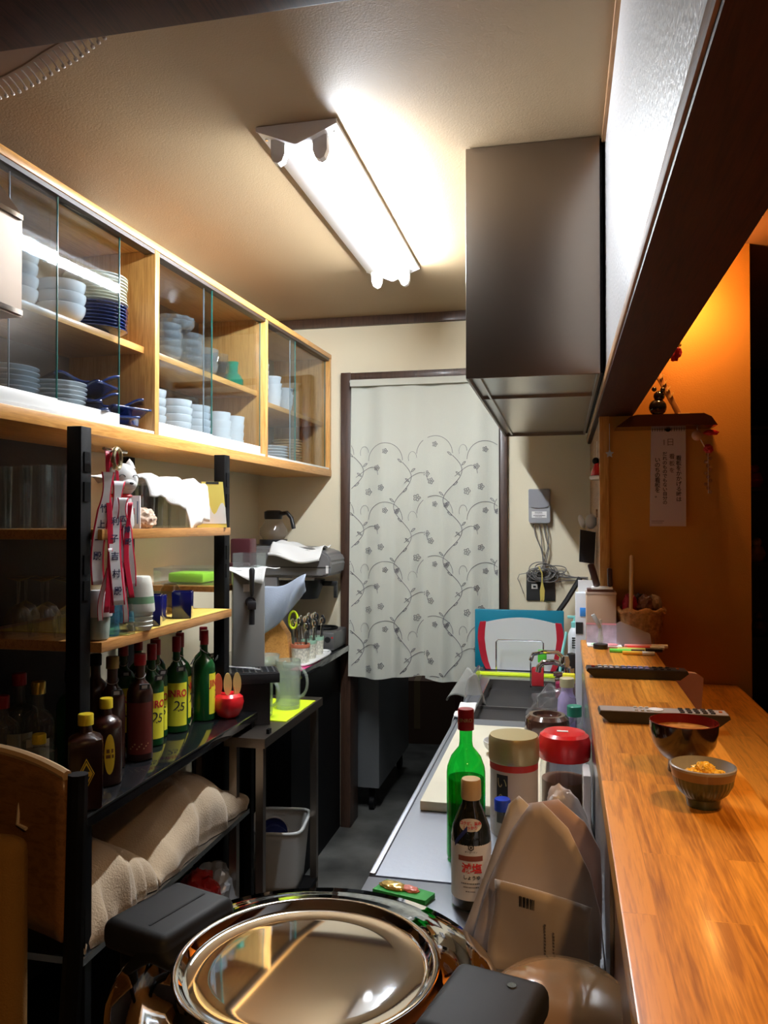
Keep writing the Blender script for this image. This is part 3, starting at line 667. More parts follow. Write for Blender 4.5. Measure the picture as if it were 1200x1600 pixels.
# ---- middle wooden shelf (z 1.20)
S2 = 1.2022
tag(B().lathe([(.0, .0), (.022, 0), (.026, .004), (.029, .05), (.026, .055), (.023, .008), (0, .006)], seg=28).make('tea_cup', mat('celadon_glaze', (.32, .38, .32), .3)), 'grey green tea cup beneath the upturned white cup by the post', 'cup', loc=(-1.088, 1.722, S2 - .001))
tag(B().lathe([(.033, 0), (.034, .004), (.030, .03), (.020, .055), (.016, .062), (0, .06), (0, .056), (.028, .03), (.030, 0)], seg=28).make('sake_cup', mat('grey_white_glaze', (.66, .62, .62), .3)), 'upturned greyish white cup balanced on the tea cup by the post', 'cup', loc=(-1.088, 1.722, S2 + .0545))
b = B()
for k in range(4): b.lathe([(.0185 - .001 * (k % 2), .026 * k), (.0195, .026 * k + .013), (.0185, .026 * k + .026)], seg=24)
b.lathe([(0, 0), (.018, .0)], seg=24)
tag(b.make('blue_tumbler', BLUEG), 'tall light blue ridged glass beside the tea cup', 'glass', loc=(-1.09, 1.785, S2))
t = thing('tumbler', 'clear tumbler with a blue band upside down beside the ceramic cups', 'glass', (-1.078, 1.825, S2))
tumbler_b(.026, .075, top=.82).make('cup', GLASS, t); B().lathe([(.0245, .03), (.0225, .055)], seg=24).make('blue_band', BLUEG, t)
CER = mat('celadon_white_ceramic', (.72, .71, .62), .45, bump=.3, bscale=80)
GB_ = mat('green_glaze_band', (.16, .30, .17), .4)
cst = []
t = thing('ceramic_tumbler', 'white ceramic tumbler with green band, upside down on the stacked cups', 'cup', (-1.075, 1.895, S2 + .0475))
B().lathe([(.037, 0), (.038, .004), (.0365, .022)] , seg=32).make('rim', CER, t)
B().lathe([(.0365, .022), (.0345, .040)], seg=32).make('green_band', GB_, t)
B().lathe([(.0345, .040), (.0335, .05), (.031, .07), (.0275, .088), (.024, .092), (.0, .091)], seg=32).make('cup', CER, t)
stk = tag(B().lathe([(0, .0), (.027, 0), (.031, .006), (.033, .012), (.031, .014), (.028, .008), (0, .006)], seg=28).make('ceramic_saucer', CER), 'x', 'saucer')
for k in range(4): dup(stk, (-1.075, 1.895, S2 + k * .0115), ['lowest', 'second', 'third', 'topmost'][k] + ' of four cream saucers stacked under the green-banded tumbler', 0, 'cream saucers under the tumbler')
park(stk)
sqr = lambda a, z: 1 / max(abs(math.cos(a)), abs(math.sin(a))) ** .75
def mug(x, y, lab, rz, sc=1):
    t = thing('blue_glass', lab, 'glass', (x, y, S2), rz)
    B().lathe([(0, 0), (.026, 0), (.028, .004), (.029, .07), (.028, .074), (.026, .074), (.026, .008), (0, .008)], seg=32, rad=sqr).make('cup', COBALT, t)
    t.scale = (sc, sc, sc); return t
mug(-1.095, 1.985, 'dark cobalt square glass nearest the ceramic tumbler', .4, 1.12); mug(-1.13, 2.075, 'dark cobalt square glass in the middle of the three', .2); mug(-1.09, 2.165, 'bright cobalt square glass, rightmost on the middle shelf', .35, 1.05); 
mug(-1.20, 2.02, 'dark cobalt glass standing behind the front blue ones', .9, .95)
gi = tag(B().lathe([(.034, 0), (.036, .03), (.030, .07), (.018, .088), (0, .09)], seg=24).make('upturned_glass', glass('smoke_glass', (.75, .68, .58), .08, (.3, .25, .2))), 'x', 'glass')
for i, (x, y) in enumerate(((-1.22, 2.12), (-1.24, 2.21), (-1.20, 2.30), (-1.32, 2.2))): dup(gi, (x, y, S2), 'smoky upturned glass, ' + ('nearest the blue glasses', 'behind the blue glasses', 'nearest the far black post', 'closest to the wall')[i], 0, None)
park(gi)
wg = tag(B().lathe([(.030, 0), (.033, .02), (.033, .045), (.022, .068), (.004, .078), (.004, .135), (.028, .142), (.030, .144), (0, .146)], seg=28).make('wine_glass', GLASS), 'x', 'glass')
for i, (x, y) in enumerate(((-1.175, 1.73), (-1.245, 1.73), (-1.315, 1.735), (-1.21, 1.80), (-1.28, 1.80), (-1.35, 1.81))):
    dup(wg, (x, y, S2 - .001), 'upturned wine glass left of the post, ' + ('front row, nearest the post', 'front row, middle', 'front row, farthest left', 'back row, nearest the post', 'back row, middle', 'back row, farthest left')[i], i, 'upturned wine glasses left of the post')
park(wg)

# ---- bottles on the black shelf (z .85)
S = .8505
def bprof(R, H, nr, sh, neck0, lip=.001):
    return [(0, .004), (R * .8, 0), (R * .97, .003), (R, .008), (R, sh), (R * .96, sh + .012), ((R + nr) * .58, (sh + neck0) / 2 + .006), (nr * 1.12, neck0), (nr, neck0 + .01), (nr, H - .006), (0, H - .006)]
def bottle(name, lab, x, y, R, H, gl, cap, capm, rz=.5, sh=None, neck0=None, nr=.0125, square=False, liquid=None, cat='bottle', z=S, group=None, caph=.03, tagged=False, cap_r=1.25):
    sh = sh or H * .60; neck0 = neck0 or H * .76
    t = thing(name, lab, cat, (x, y, z), rz, group)
    rd = (lambda a, zz: 1 + (1 / max(abs(math.cos(a)), abs(math.sin(a))) ** .7 - 1) * (1 if zz < sh + .013 else 0)) if square else None
    B().lathe(bprof(R, H, nr, sh, neck0), seg=40, rad=rd).make('glass_body', gl, t, ang=50)
    if liquid: B().lathe([(0, .006), (R * .90, .006), (R * .92, liquid[1]), (0, liquid[1])], seg=28, rad=rd).make('liquid', liquid[0], t)
    B().lathe([(0, H - caph), (nr * cap_r, H - caph), (nr * cap_r, H - .002), (nr * (cap_r - .1), H), (0, H)], seg=24).make('cap', capm, t)
    if tagged:
        tg_ = B().box((.012, -R * .9 - .006, neck0 - .012), (.026, .002, .018), 0, (.5, 0, .1)).make('name_tag', mat('dark_tag', (.06, .06, .06), .4), t)
        B().box((.012, -R * .9 - .0075, neck0 - .0122), (.014, .002, .010), 0, (.5, 0, .1)).make('sticker', WHITEP, tg_)
        B().tube([(nr * 1.15 * math.cos(a), nr * 1.15 * math.sin(a), neck0 + .014 - .008 * math.sin(-a)) for a in [2 * PI * k / 14 for k in range(14)]], .0009, 5, closed=True).make('cord', mat('silver_cord', (.6, .6, .6), .3, .6), t)
    return t
def jinro(x, y, lab, rz):
    t = bottle('soju_bottle', lab, x, y, .0345, .285, DGREEN, 1, DRED, rz, .165, .205, .0105, tagged=True, group=None, caph=.045)
    R = .0345
    bent(B(), R, .022, .150, -1.0, 1.0).make('label', YELLOW, t)
    text('JINRO', .029, TEXTR, t, (0, 0, .118), bend=R + .0006, bold=.0008, sx=.84); text('2', .044, TEXTK, t, (0, 0, .080), bend=R + .0006, tilt=-.18, name='numeral'); text('5', .036, TEXTK, t, (0, 0, .078), bend=R + .0006, tilt=-.18, name='numeral').rotation_euler = (0, 0, .50)
    return t
jinro(-1.145, 2.085, 'green bottle with yellow label, nearest of the yellow-labelled row', .75)
jinro(-1.175, 2.165, 'green yellow-labelled bottle, second in the row', .70)
jinro(-1.145, 2.235, 'green yellow-labelled bottle in the middle with the label in full view', .50)
jinro(-1.175, 2.315, 'green yellow-labelled bottle, fourth in the row', 1.75)
jinro(-1.125, 2.385, 'green yellow-labelled bottle nearest the red apple stand', 1.9)
jinro(-1.165, 2.462, 'green yellow-labelled bottle at the far end of the row', .95) 
for x, y, l in ((-1.26, 2.13, 'near end'), (-1.27, 2.23, 'middle'), (-1.27, 2.33, 'far end')): jinro(x, y, 'green yellow-labelled bottle in the back row, ' + l, .4)
t = bottle('liqueur_bottle', 'tall dark red bottle with red cap left of the green bottles', -1.105, 1.95, .034, .280, AMBER, 1, DRED, .5, .17, .21, .0125, liquid=(mat('dark_red_liquor', (.10, .008, .006), .15), .15), caph=.03, tagged=True)
bent(B(), .034, .02, .155, -1.1, 1.1).make('label', mat('dark_wine_label', (.13, .018, .012), .4), t); b = B()
for k in range(9): ell(.034, .035 + .006 * (k % 3), .002, .002, .0008, b, -.7 + k * .17)
b.make('floral_print', mat('gold_print', (.45, .28, .12), .5), t)
t = bottle('whisky_bottle', 'dark tall bottle with dull gold cap behind the oval-labelled bottle', -1.135, 1.865, .032, .285, AMBER, 1, mat('dull_gold', (.38, .28, .10), .4, .7), .5, .17, .21, .013, tagged=True)
t = bottle('whisky_bottle', 'dark round bottle with yellow cap and yellow oval label', -1.083, 1.752, .038, .205, AMBER, 1, YCAP, .78, .135, .165, .0125, caph=.024)
ell(.038, .078, .012, .048, .0016).make('oval_label', mat('amber_label', (.85, .58, .03), .5), t); marks([(-.008, .008, .086, .009), (-.009, .009, .073, .008)], mat('brown_ink', (.20, .08, .01), .6), t, (0, 0, 0), bend=.0400)
b = B(); b.lathe([(.038 * .98, .139), (.024, .158)], seg=32); b.make('shoulder_label', mat('amber_label', (1, 1, 1)), t)
t = bottle('whisky_bottle', 'dark square bottle with yellow cap and yellow diamond label, nearest on the shelf', -1.038, 1.598, .037, .205, AMBER, 1, YCAP, .62, .140, .165, .0135, square=True, caph=.024)
DIA = mat('amber_label', (1, 1, 1))
b = B(); b.prism([(0, -.034), (.017, 0), (0, .034), (-.017, 0)], .001, Matrix.Translation((0, -.0395, .082)) @ Matrix.Rotation(PI / 2, 4, 'X')); b.make('diamond_label', TEXTK, t)
b = B()
for s1, s2 in ((1.0, .90), (.78, .60)):
    for (ax, az), (bx, bz) in zip([(0, -1), (1, 0), (0, 1), (-1, 0)], [(1, 0), (0, 1), (-1, 0), (0, -1)]):
        b.prism([(ax * .017 * s1, az * .034 * s1), (bx * .017 * s1, bz * .034 * s1), (bx * .017 * s2, bz * .034 * s2), (ax * .017 * s2, az * .034 * s2)], .0014, Matrix.Translation((0, -.0398, .082)) @ Matrix.Rotation(PI / 2, 4, 'X'))
b.b2((-.010, -.0416, .077), (.010, -.0406, .087)); b.make('gold_print', DIA, t)
t = bottle('spirit_bottle', 'short clear round bottle with yellow cap left of the black post', -1.20, 1.66, .041, .135, GLASS, 1, YCAP, .6, .085, .10, .0125, caph=.022)
t = bottle('spirit_bottle', 'clear bottle with gold cap standing behind the short clear bottle', -1.275, 1.76, .040, .235, GLASS, 1, GOLD, .6, .13, .165, .0135, caph=.03, liquid=(glass('pale_spirit', (.8, .8, .7), .1), .09))
bent(B(), .040, .03, .10, -.7, .7).make('label', mat('pale_label', (.55, .52, .42), .6), t)
t = bottle('spirit_bottle', 'large clear bottle with dull cap at the left end of the shelf', -1.36, 1.80, .045, .245, GLASS, 1, DRED, .7, .14, .17, .014, caph=.03)
bent(B(), .045, .03, .10, -.7, .7).make('label', mat('pale_label', (1, 1, 1)), t)
t = bottle('spirit_bottle', 'dark green bottle in the back row behind the square bottle', -1.255, 1.865, .036, .245, DGREEN, 1, BLACK, .7)
t = bottle('spirit_bottle', 'dark bottle with black cap at the back behind the red-capped bottle', -1.25, 1.97, .036, .27, AMBER, 1, BLACK, .7)
t = bottle('spirit_bottle', 'clear bottle with dark red cap near the left wall', -1.33, 1.70, .038, .21, GLASS, 1, DRED, .7)

# red apple pick holder
t = thing('apple_pick_holder', 'shiny red apple-shaped holder with wooden picks at the shelf end', 'pick holder', (-1.062, 2.432, S))
ap = lambda a, z: 1 + .05 * math.cos(5 * a) * (1 if z < .02 or z > .06 else .3)
B().lathe([(0, .004), (.022, 0), (.034, .008), (.046, .03), (.050, .052), (.046, .068), (.034, .077), (.018, .074), (0, .068)], seg=50, rad=ap).make('apple', RED, t)
WPK = mat('pick_wood', (.75, .52, .18), .5); WPR = mat('pick_red', (.65, .12, .05), .4)
for k, (px_, m_) in enumerate(((-.034, WPR), (-.004, WPK), (.026, WPK))):
    pk = B(); pk.prism([(.014 * math.cos(a) * (1 if math.cos(a) > 0 else .9), .036 * math.sin(a)) for a in [2 * PI * q / 20 for q in range(20)]], .006, Matrix.Rotation(.5, 4, 'Z') @ Matrix.Translation((px_, -.004, .108)) @ Matrix.Rotation(PI / 2, 4, 'X')); pk.b2((px_ * .8 - .002, -.002, .06), (px_ * .8 + .002, .002, .10))
    pk.make('fork_pick', m_, t)

# ---- towels on the low shelf
def towel(y0, y1, zt, hang, seed, lean=0):
    def f(u, v):
        y = y0 + (y1 - y0) * u
        nz = noise.noise(Vector((u * 3.2 + seed, v * 2.4, seed))) ; n2_ = noise.noise(Vector((u * 9 + seed, v * 2, 2)))
        a = v * PI * .5; e = math.sin(min(u, 1 - u) * 2 * PI * .25 + .0) ** .5 if 0 < u < 1 else 0
        e = max(.25, e)
        x = -1.36 + .345 * math.sin(a) ** .8 + (.034 * nz + .026 * n2_) * v
        z = .553 + (zt + .04 * nz) * e * math.cos(a) ** .55 + hang * 0 + (.018 * n2_) * (1 - v) + lean * u
        return Vector((min(x, -.985), y + .02 * n2_ * v, max(.552, z)))
    return B().grid(f, 70, 40)
tag(towel(1.88, 2.44, .262, 0, 3.3).make('bath_towel', TOWEL, solid=.006), 'large beige towel heaped along the far part of the steel shelf', 'towel')
tag(towel(1.55, 1.90, .235, 0, 8.1).make('bath_towel', TOWEL, solid=.006), 'beige towel heaped at the near end of the steel shelf', 'towel')
# bags underneath
def crumple(c, s, seed, amp=.22):
    b = B(); bmesh.ops.create_icosphere(b.bm, subdivisions=4, radius=1)
    for v in b.bm.verts:
        n = v.co.normalized(); d = 1 + amp * noise.noise(n * 2.2 + Vector((seed, 0, 0))) + amp * .5 * noise.noise(n * 6 + Vector((0, seed, 0)))
        v.co = Vector((n.x * s[0] * d, n.y * s[1] * d, max(-s[2], n.z * s[2] * d)))
        v.co += Vector(c)
    return b
t = thing('snack_bag', 'red and silver plastic bag on the bottom shelf beyond the towels', 'bag', (-1.10, 2.38, .172))
crumple((0, 0, .11), (.075, .10, .11), 4).make('bag', mat('silver_film', (.45, .47, .50), .25, .3), t)
crumple((-.01, -.06, .12), (.075, .06, .10), 6).make('red_print', mat('red_film', (.5, .02, .02), .3), t)

# ------------------------------------------------------------------ beer tower and side table
t = thing('side_table', 'low stainless side table beside the beer tower', 'table', (0, 0, 0))
b = B(); b.prism([(-1.055, 2.38), (-.917, 2.38), (-.917, 3.0), (-1.45, 3.0), (-1.45, 2.56), (-1.055, 2.56)], .03, Matrix.Translation((0, 0, .77))); b.make('top', STEELD, t)
for x, y in ((-.955, 2.40), (-.955, 2.96), (-1.43, 2.96), (-1.045, 2.40)): B().b2((x, y, 0), (x + .025, y + .025, .77)).make('leg', STEELD, t)
B().b2((-1.44, 2.57, .10), (-.93, 2.98, .115)).make('lower_shelf', BLACK, t)
t = thing('beer_tower', 'steel beer dispensing tower with black tap and drip tray', 'beer dispenser', (-1.118, 2.595, .8005), .45)
B().b2((0, 0, .0), (.110, .12, .515), .004).make('housing', mat('tower_steel', (.33, .33, .31), .38, .45, bump=.05, bscale=30), t)
B().b2((.035, -.0012, .44), (.060, .0, .466)).make('sticker', WHITEP, t); B().b2((.045, -.0012, .10), (.064, .0, .155)).make('sticker', WHITEP, t)
B().b2((.066, -.0012, .11), (.098, .0, .158)).make('sticker', mat('cream_notice', (.75, .65, .5), .6), t)
tp = B(); tp.cyl((.060, -.008, .405), .018, .008, 20, axis='Y'); tp.cyl((.060, -.060, .405), .010, .055, 16, axis='Y'); tp.box((.060, -.075, .40), (.028, .036, .028), .004); tp.cyl((.060, -.078, .335), .010, .06, 14); tp.make('tap', BLACKP, t)
B().lathe([(.004, .43), (.007, .44), (.009, .49), (.010, .52), (.006, .527), (0, .527)], (.060, -.078, 0), 16).make('tap_handle', BLACKP, t)
b = B(); b.b2((-.02, -.13, .145), (.150, -.003, .178), .003); b.b2((.0, -.10, .0), (.12, -.01, .145))
b.make('drip_tray', BLACKP, t); b = B()
for k in range(8): b.b2((-.012 + k * .0205, -.122, .178), (-.007 + k * .0205, -.012, .1805))
for k in range(5): b.b2((-.012, -.120 + k * .025, .1782), (.144, -.115 + k * .025, .1807))
b.make('drip_grille', mat('grille_steel', (.12, .12, .12), .3, .8), t)
tag(B().tube([(-1.10, 2.50, 1.0), (-1.05, 2.53, .992), (-1.00, 2.555, .985)], .0035, 8).make('muddler', CHROME), 'thin steel rod lying on the drip tray', 'bar tool')
tag(B().grid(lambda u, v: Vector((-1.155 + .15 * u, 2.59 + .17 * v, 1.318 + (.004 * math.sin(u * 7 + v * 5)) + .002 - max(0, (.15 - v)) * .35 * u)), 20, 20).make('napkin', CLOTHW, solid=.001), 'white napkin spread over the top of the beer tower', 'napkin')
b = B(); ACR = glass('clear_acrylic', (.92, .95, .95), .04)
b.b2((0, 0, 0), (.09, .002, .05)); b.b2((0, .088, 0), (.09, .09, .05)); b.b2((0, 0, 0), (.002, .09, .05)); b.b2((.088, 0, 0), (.09, .09, .05)); b.b2((0, 0, 0), (.09, .09, .002))
tag(b.make('acrylic_box', ACR), 'small clear acrylic box on the napkin on the beer tower', 'box', loc=(-1.135, 2.63, 1.3235))
tag(B().b2((-.935, 2.44, .8005), (-.925, 2.46, .815)).make('binder_clip', BLACK), 'tiny black clip at the steel table corner', 'clip')
# shelf between the tower and the corner with green container and trays
t = thing('acrylic_tray', 'clear acrylic tray with raised sides behind the far black post', 'tray', (-1.30, 2.70, 1.26), .15)
b = B(); b.b2((-.13, -.10, 0), (.13, .10, .003)); b.b2((-.13, -.10, .003), (-.127, .10, .06)); b.b2((.127, -.10, .003), (.13, .10, .06)); b.b2((-.127, -.10, .003), (.127, -.097, .06)); b.b2((-.127, .097, .003), (.127, .10, .06)); b.make('tray', ACR, t)
t = thing('corner_rack', 'dark wooden corner rack holding trays behind the beer tower', 'rack', (-1.32, 2.75, .8))
B().b2((-.17, -.17, .44), (.17, .17, .459)).make('rack_board', SHW, t)
for sx in (-1, 1):
    for sy in (-1, 1): B().b2((sx * .16 - .008, sy * .16 - .008, .0005), (sx * .16 + .008, sy * .16 + .008, .44)).make('leg', BLACK, t)
tag(B().b2((-1.40, 2.66, 1.2635), (-1.26, 2.78, 1.30), .01).make('green_container', mat('lime_plastic', (.35, .75, .05), .35)), 'lime green plastic container inside the clear tray', 'container')
tag(B().b2((-1.235, 2.84, 1.2605), (-1.155, 2.91, 1.42), .006).make('tea_tin', mat('maroon_tin', (.06, .015, .02), .3)), 'dark maroon tin standing behind the beer tower', 'tin')
tag(B().b2((-1.24, 2.80, 1.2605), (-1.15, 2.835, 1.33), .006).make('tea_tin', mat('maroon_tin', (1, 1, 1))), 'low dark maroon tin in front of the tall one', 'tin')

# yellow mat and jugs
tag(B().b2((-1.10, 2.60, .8002), (-.925, 2.93, .803)).make('draining_mat', LIME), 'fluorescent yellow mat on the steel side table', 'mat')
def jug(x, y, r, h, lab, rz):
    t = thing('glass_jug', lab, 'jug', (x, y, .8035), rz)
    fl2 = lambda a, z: 1 + .02 * math.cos(14 * a)
    B().lathe([(0, 0), (r * .92, 0), (r * .95, .01), (r, h - .004), (r * 1.0, h), (r * .93, h), (r * .88, .014), (0, .014)], seg=56, rad=fl2).make('jug_body', FROST, t)
    B().tube([(r * .97 + .032 * math.sin(a), 0, h * .55 + h * .3 * math.cos(a)) for a in [PI * k / 12 for k in range(13)]], .0055, 8).make('handle', FROST, t)
jug(-.985, 2.79, .046, .175, 'tall frosted glass beer jug on the yellow mat', -.1)
jug(-1.035, 2.665, .036, .145, 'smaller glass jug in front of the tall one on the yellow mat', -.2)
# bin under the table
t = thing('plastic_bin', 'white plastic tub under the side table beside the aisle', 'bin', (-1.06, 2.90, .116), .15)
b = B()
def binf(u, v):
    a = 2 * PI * u; r = (1 / (abs(math.cos(a)) ** 6 + abs(math.sin(a)) ** 6) ** (1 / 6)); k = .80 + .2 * v
    return Vector((.105 * r * math.cos(a) * k, .13 * r * math.sin(a) * k, .23 * v))
b.grid(binf, 48, 8); bmesh.ops.remove_doubles(b.bm, verts=b.bm.verts[:], dist=1e-5)
b.make('tub', mat('grey_white_plastic', (.62, .62, .60), .4), t, solid=.003)
b = B(); b.tube([Vector(binf(k / 48, 1)) for k in range(48)], .006, 8, closed=True); b.make('rim', MATS['grey_white_plastic'], t)
B().prism([(binf(k / 40, .04).x * .97, binf(k / 40, .04).y * .97) for k in range(40)], .004).make('bottom', MATS['grey_white_plastic'], t)
t = thing('cable_reel', 'dark blue reel with white rim lying in the plastic tub', 'reel', (-1.075, 2.885, .24), .4)
NV = mat('navy_plastic', (.01, .02, .12), .4)
b = B(); b.cyl((0, -.04, .05), .055, .008, 28, axis='Y'); b.cyl((0, .04, .05), .055, .008, 28, axis='Y'); b.cyl((0, -.03, .05), .035, .07, 24, axis='Y'); b.make('reel', NV, t)
B().tube([(.056 * math.cos(a), .048, .05 + .056 * math.sin(a)) for a in [2 * PI * k / 30 for k in range(30)]], .004, 8, closed=True).make('white_rim', WHITEE, t)

# ------------------------------------------------------------------ black corner counter
t = thing('corner_counter', 'black counter in the back left corner beside the doorway', 'counter', (0, 0, 0))
B().b2((-1.495, 3.03, .862), (-1.012, 3.79, .89), .002).make('top', BLACKG, t)
B().b2((-1.49, 3.06, .0), (-1.066, 3.78, .861)).make('body', BLACK, t)
C = .8905
# coffee machine
GREYP = mat('grey_machine_plastic', (.17, .165, .165), .38)
t = thing('coffee_machine', 'grey drip coffee machine standing in the corner', 'coffee machine', (-1.44, 3.60, C))
B().b2((.0, -.10, 0), (.18, .12, .03), .006).make('base', GREYP, t)
B().b2((.0, -.10, .031), (.15, .12, .34), .008).make('column', GREYP, t)
b = B(); Mh = Matrix(((1, 0, 0, 0), (0, 0, 1, -.11), (0, 1, 0, 0), (0, 0, 0, 1)))
b.prism([(-.005, .34), (.37, .34), (.405, .352), (.415, .41), (.400, .445), (.37, .462), (.30, .475), (.0, .485), (-.005, .48)], .24, Mh)
bmesh.ops.bevel(b.bm, geom=b.bm.edges[:], offset=.010, segments=2, affect='EDGES'); b.make('head', GREYP, t, ang=28)
B().b2((-.002, -.1125, .385), (.41, -.1105, .388)).make('seam', BLACK, t)
b = B(); b.lathe([(.055, 0), (.085, .08), (.088, .09), (0, .09)], (.26, 0, .235), 28); b.lathe([(0, 0), (.055, 0)], (.26, 0, .235), 28); b.b2((.34, -.012, .295), (.41, .012, .318), .004); b.b2((.395, -.012, .24), (.41, .012, .30), .004); b.make('filter_basket', BLACKP, t)
B().b2((.16, -.104, .326), (.33, -.100, .337)).make('chrome_rail', STEEL, t)
B().b2((.388, -.1125, .36), (.400, -.110, .395)).make('sticker', WHITEP, t)
t = thing('coffee_pot', 'round glass coffee pot with black lid and handle on the coffee machine', 'coffee pot', (-1.345, 3.60, C + .487))
B().cyl((0, 0, 0), .066, .024, 28).make('warming_plate', BLACKP, t)
B().lathe([(0, .025), (.05, .025), (.066, .05), (.064, .075), (.045, .105), (.038, .125)], seg=32).make('pot', glass('pot_glass', (.85, .83, .80), .05), t)
B().lathe([(0, .12), (.042, .12), (.044, .13), (.044, .155), (.03, .162), (0, .162)], seg=28).make('lid', BLACKP, t)
B().tube([(.04, -.01, .145), (.075, -.02, .15), (.10, -.03, .125), (.112, -.03, .075)], .010, 10).make('handle', BLACKP, t)
def fold(u, v):
    return Vector((.20 * u, .20 * v, .022 * math.sin(u * PI) * (1 - v * .5) + .012 * math.sin(v * 8 + u * 4) + .028))
t = thing('tea_towel', 'white folded towel on top of the coffee machine', 'towel', (-1.30, 3.48, C + .452))
b = B(); b.grid(lambda u, v: Vector((.24 * u - .01, .19 * v - .035, .040 + .012 * math.sin(u * 6 + 1) - (.055 * max(0, .28 - v) / .28) - .02 * u + .006 * math.sin(v * 11 + u * 9))), 30, 24); b.make('cloth', CLOTHW, t, solid=.003)
b = B(); b.tube([(.0 - .0 + .24 * k / 12 - .01, -.041, .022 + .012 * math.sin(k * .5 + 1) - .02 * k / 12 - .036) for k in range(13)], .007, 8); b.make('hem', CLOTHW, t)
# blue cloth over wooden board
t = thing('knife_block', 'light wooden block in the corner behind the glass jugs', 'knife block', (-1.19, 3.20, C), .1)
b = B(); b.prism([(-.085, 0), (.075, 0), (.062, .12), (.02, .185), (-.085, .19)], .07, Matrix(((1, 0, 0, 0), (0, 0, 1, -.035), (0, 1, 0, 0), (0, 0, 0, 1)))); b.make('block', CABW, t)
tag(B().grid(lambda u, v: Vector((-1.27 + .24 * u, 3.135 - .02 * math.sin(v * 3) - .012 * math.sin(u * 14 + v * 5) * v, 1.19 + .07 * u - v * (.24 - .17 * u) + .01 * math.sin(u * 8))), 30, 20).make('dish_cloth', mat('pale_blue_cloth', (.38, .44, .55), .9, bump=.6, bscale=300), solid=.003), 'pale blue cloth draped over the wooden block behind the tap', 'cloth')
t = thing('kitchen_scissors', 'yellow green scissors handle sticking up from the wooden block', 'scissors', (-1.10, 3.18, C + .10), .2)
B().tube([(.018 * math.cos(a), 0, .085 + .035 * math.sin(a)) for a in [2 * PI * k / 20 for k in range(20)]], .005, 8, closed=True).make('handle', LIME, t)
B().b2((-.004, -.002, -.03), (.004, .002, .05)).make('blade', STEEL, t)
# tray with cutlery cups
t = thing('oval_tray', 'white ceramic tray holding the cutlery cups', 'tray', (-1.075, 3.30, C), 0)
b = B(); b.prism([((.058) * math.copysign(abs(math.cos(a)) ** .5, math.cos(a)), .19 * math.copysign(abs(math.sin(a)) ** .5, math.sin(a))) for a in [2 * PI * k / 40 for k in range(40)]], .006)
b.tube([((.060) * math.copysign(abs(math.cos(a)) ** .5, math.cos(a)), .195 * math.copysign(abs(math.sin(a)) ** .5, math.sin(a)), .010) for a in [2 * PI * k / 40 + .01 for k in range(40)]], .006, 8, closed=True); b.make('tray', WHITE, t)
PRN = mat('printed_ceramic', (.62, .60, .50), .3, var=.35, vscale=120)
for i, (y, cm, l) in enumerate(((3.20, mat('coral_rim', (.70, .22, .12), .3), 'printed cutlery cup with coral rim, nearest on the tray'), (3.31, mat('mint_rim', (.35, .6, .45), .3), 'printed cutlery cup with mint rim, in the middle of the tray'), (3.42, mat('mint_rim', (1, 1, 1)), 'printed cutlery cup with mint rim, farthest on the tray'))):
    t = thing('cutlery_cup', l, 'cup', (-1.075, y, C + .0065)); rr = (.040, .035, .033)[i]
    B().lathe([(0, 0), (rr * .9, 0), (rr, .07), (rr * .92, .07), (rr * .85, .006), (0, .006)], seg=28).make('cup', PRN, t); B().lathe([(rr * .985, .062), (rr * 1.015, .064), (rr * 1.02, .078), (rr * .95, .078), (rr * .93, .062)], seg=28).make('rim_band', cm, t)
    for k in range(7):
        a = k * 2.4; x_, y_ = .018 * math.cos(a), .018 * math.sin(a); tx, ty = x_ * 1.9, y_ * 1.9; hh = .13 + .03 * ((k * 37) % 5) / 5
        s = thing('teaspoon', 'metal spoon standing in the ' + ('coral-rimmed', 'middle mint-rimmed', 'far mint-rimmed')[i] + ' cup', 'spoon', (-1.075 + x_, y, C + .014), 0, 'spoons in the ' + ('coral-rimmed', 'middle mint-rimmed', 'far mint-rimmed')[i] + ' cup')
        B().tube([(0, y_, 0), (tx - x_, ty, hh)], .0018, 6).make('handle', CHROME if k % 3 else BLACKP, s)
        B().ball((tx - x_, ty, hh + .012), .011, (.8, .35, 1.5), 12).make('bowl', CHROME if k % 3 else BLACKP, s)
mat('pink_card', (.70, .06, .25), .5)
t = tag(B().prism([(-1.07, 3.06), (-1.018, 3.05), (-1.014, 3.30), (-1.03, 3.31)], .003, Matrix.Translation((.0, -.01, C))).make('menu_card', MATS['pink_card']), 'bright pink card on the black counter edge', 'card')
t = thing('gas_stove', 'small grey portable burner at the back of the black counter', 'stove', (-1.09, 3.66, C))
B().b2((-.09, -.11, 0), (.06, .11, .085), .01).make('body', mat('grey_stove', (.16, .16, .16), .35, .5), t)
B().tube([(-.015 + .055 * math.cos(a), .055 * math.sin(a), .092) for a in [2 * PI * k / 24 for k in range(24)]], .006, 8, closed=True).make('burner_ring', BLACK, t)
B().cyl((.028, -.111, .05), .014, .012, 16, axis='Y').make('knob', BLACKP, t); B().cyl((.05, -.1105, .06), .004, .003, 10, axis='Y').make('lamp', RED, t)
tag(bowl_b(.048, .05).make('glass_bowl', FROST), 'translucent bowl behind the glass jugs in the corner', 'bowl', loc=(-1.18, 3.10, C))

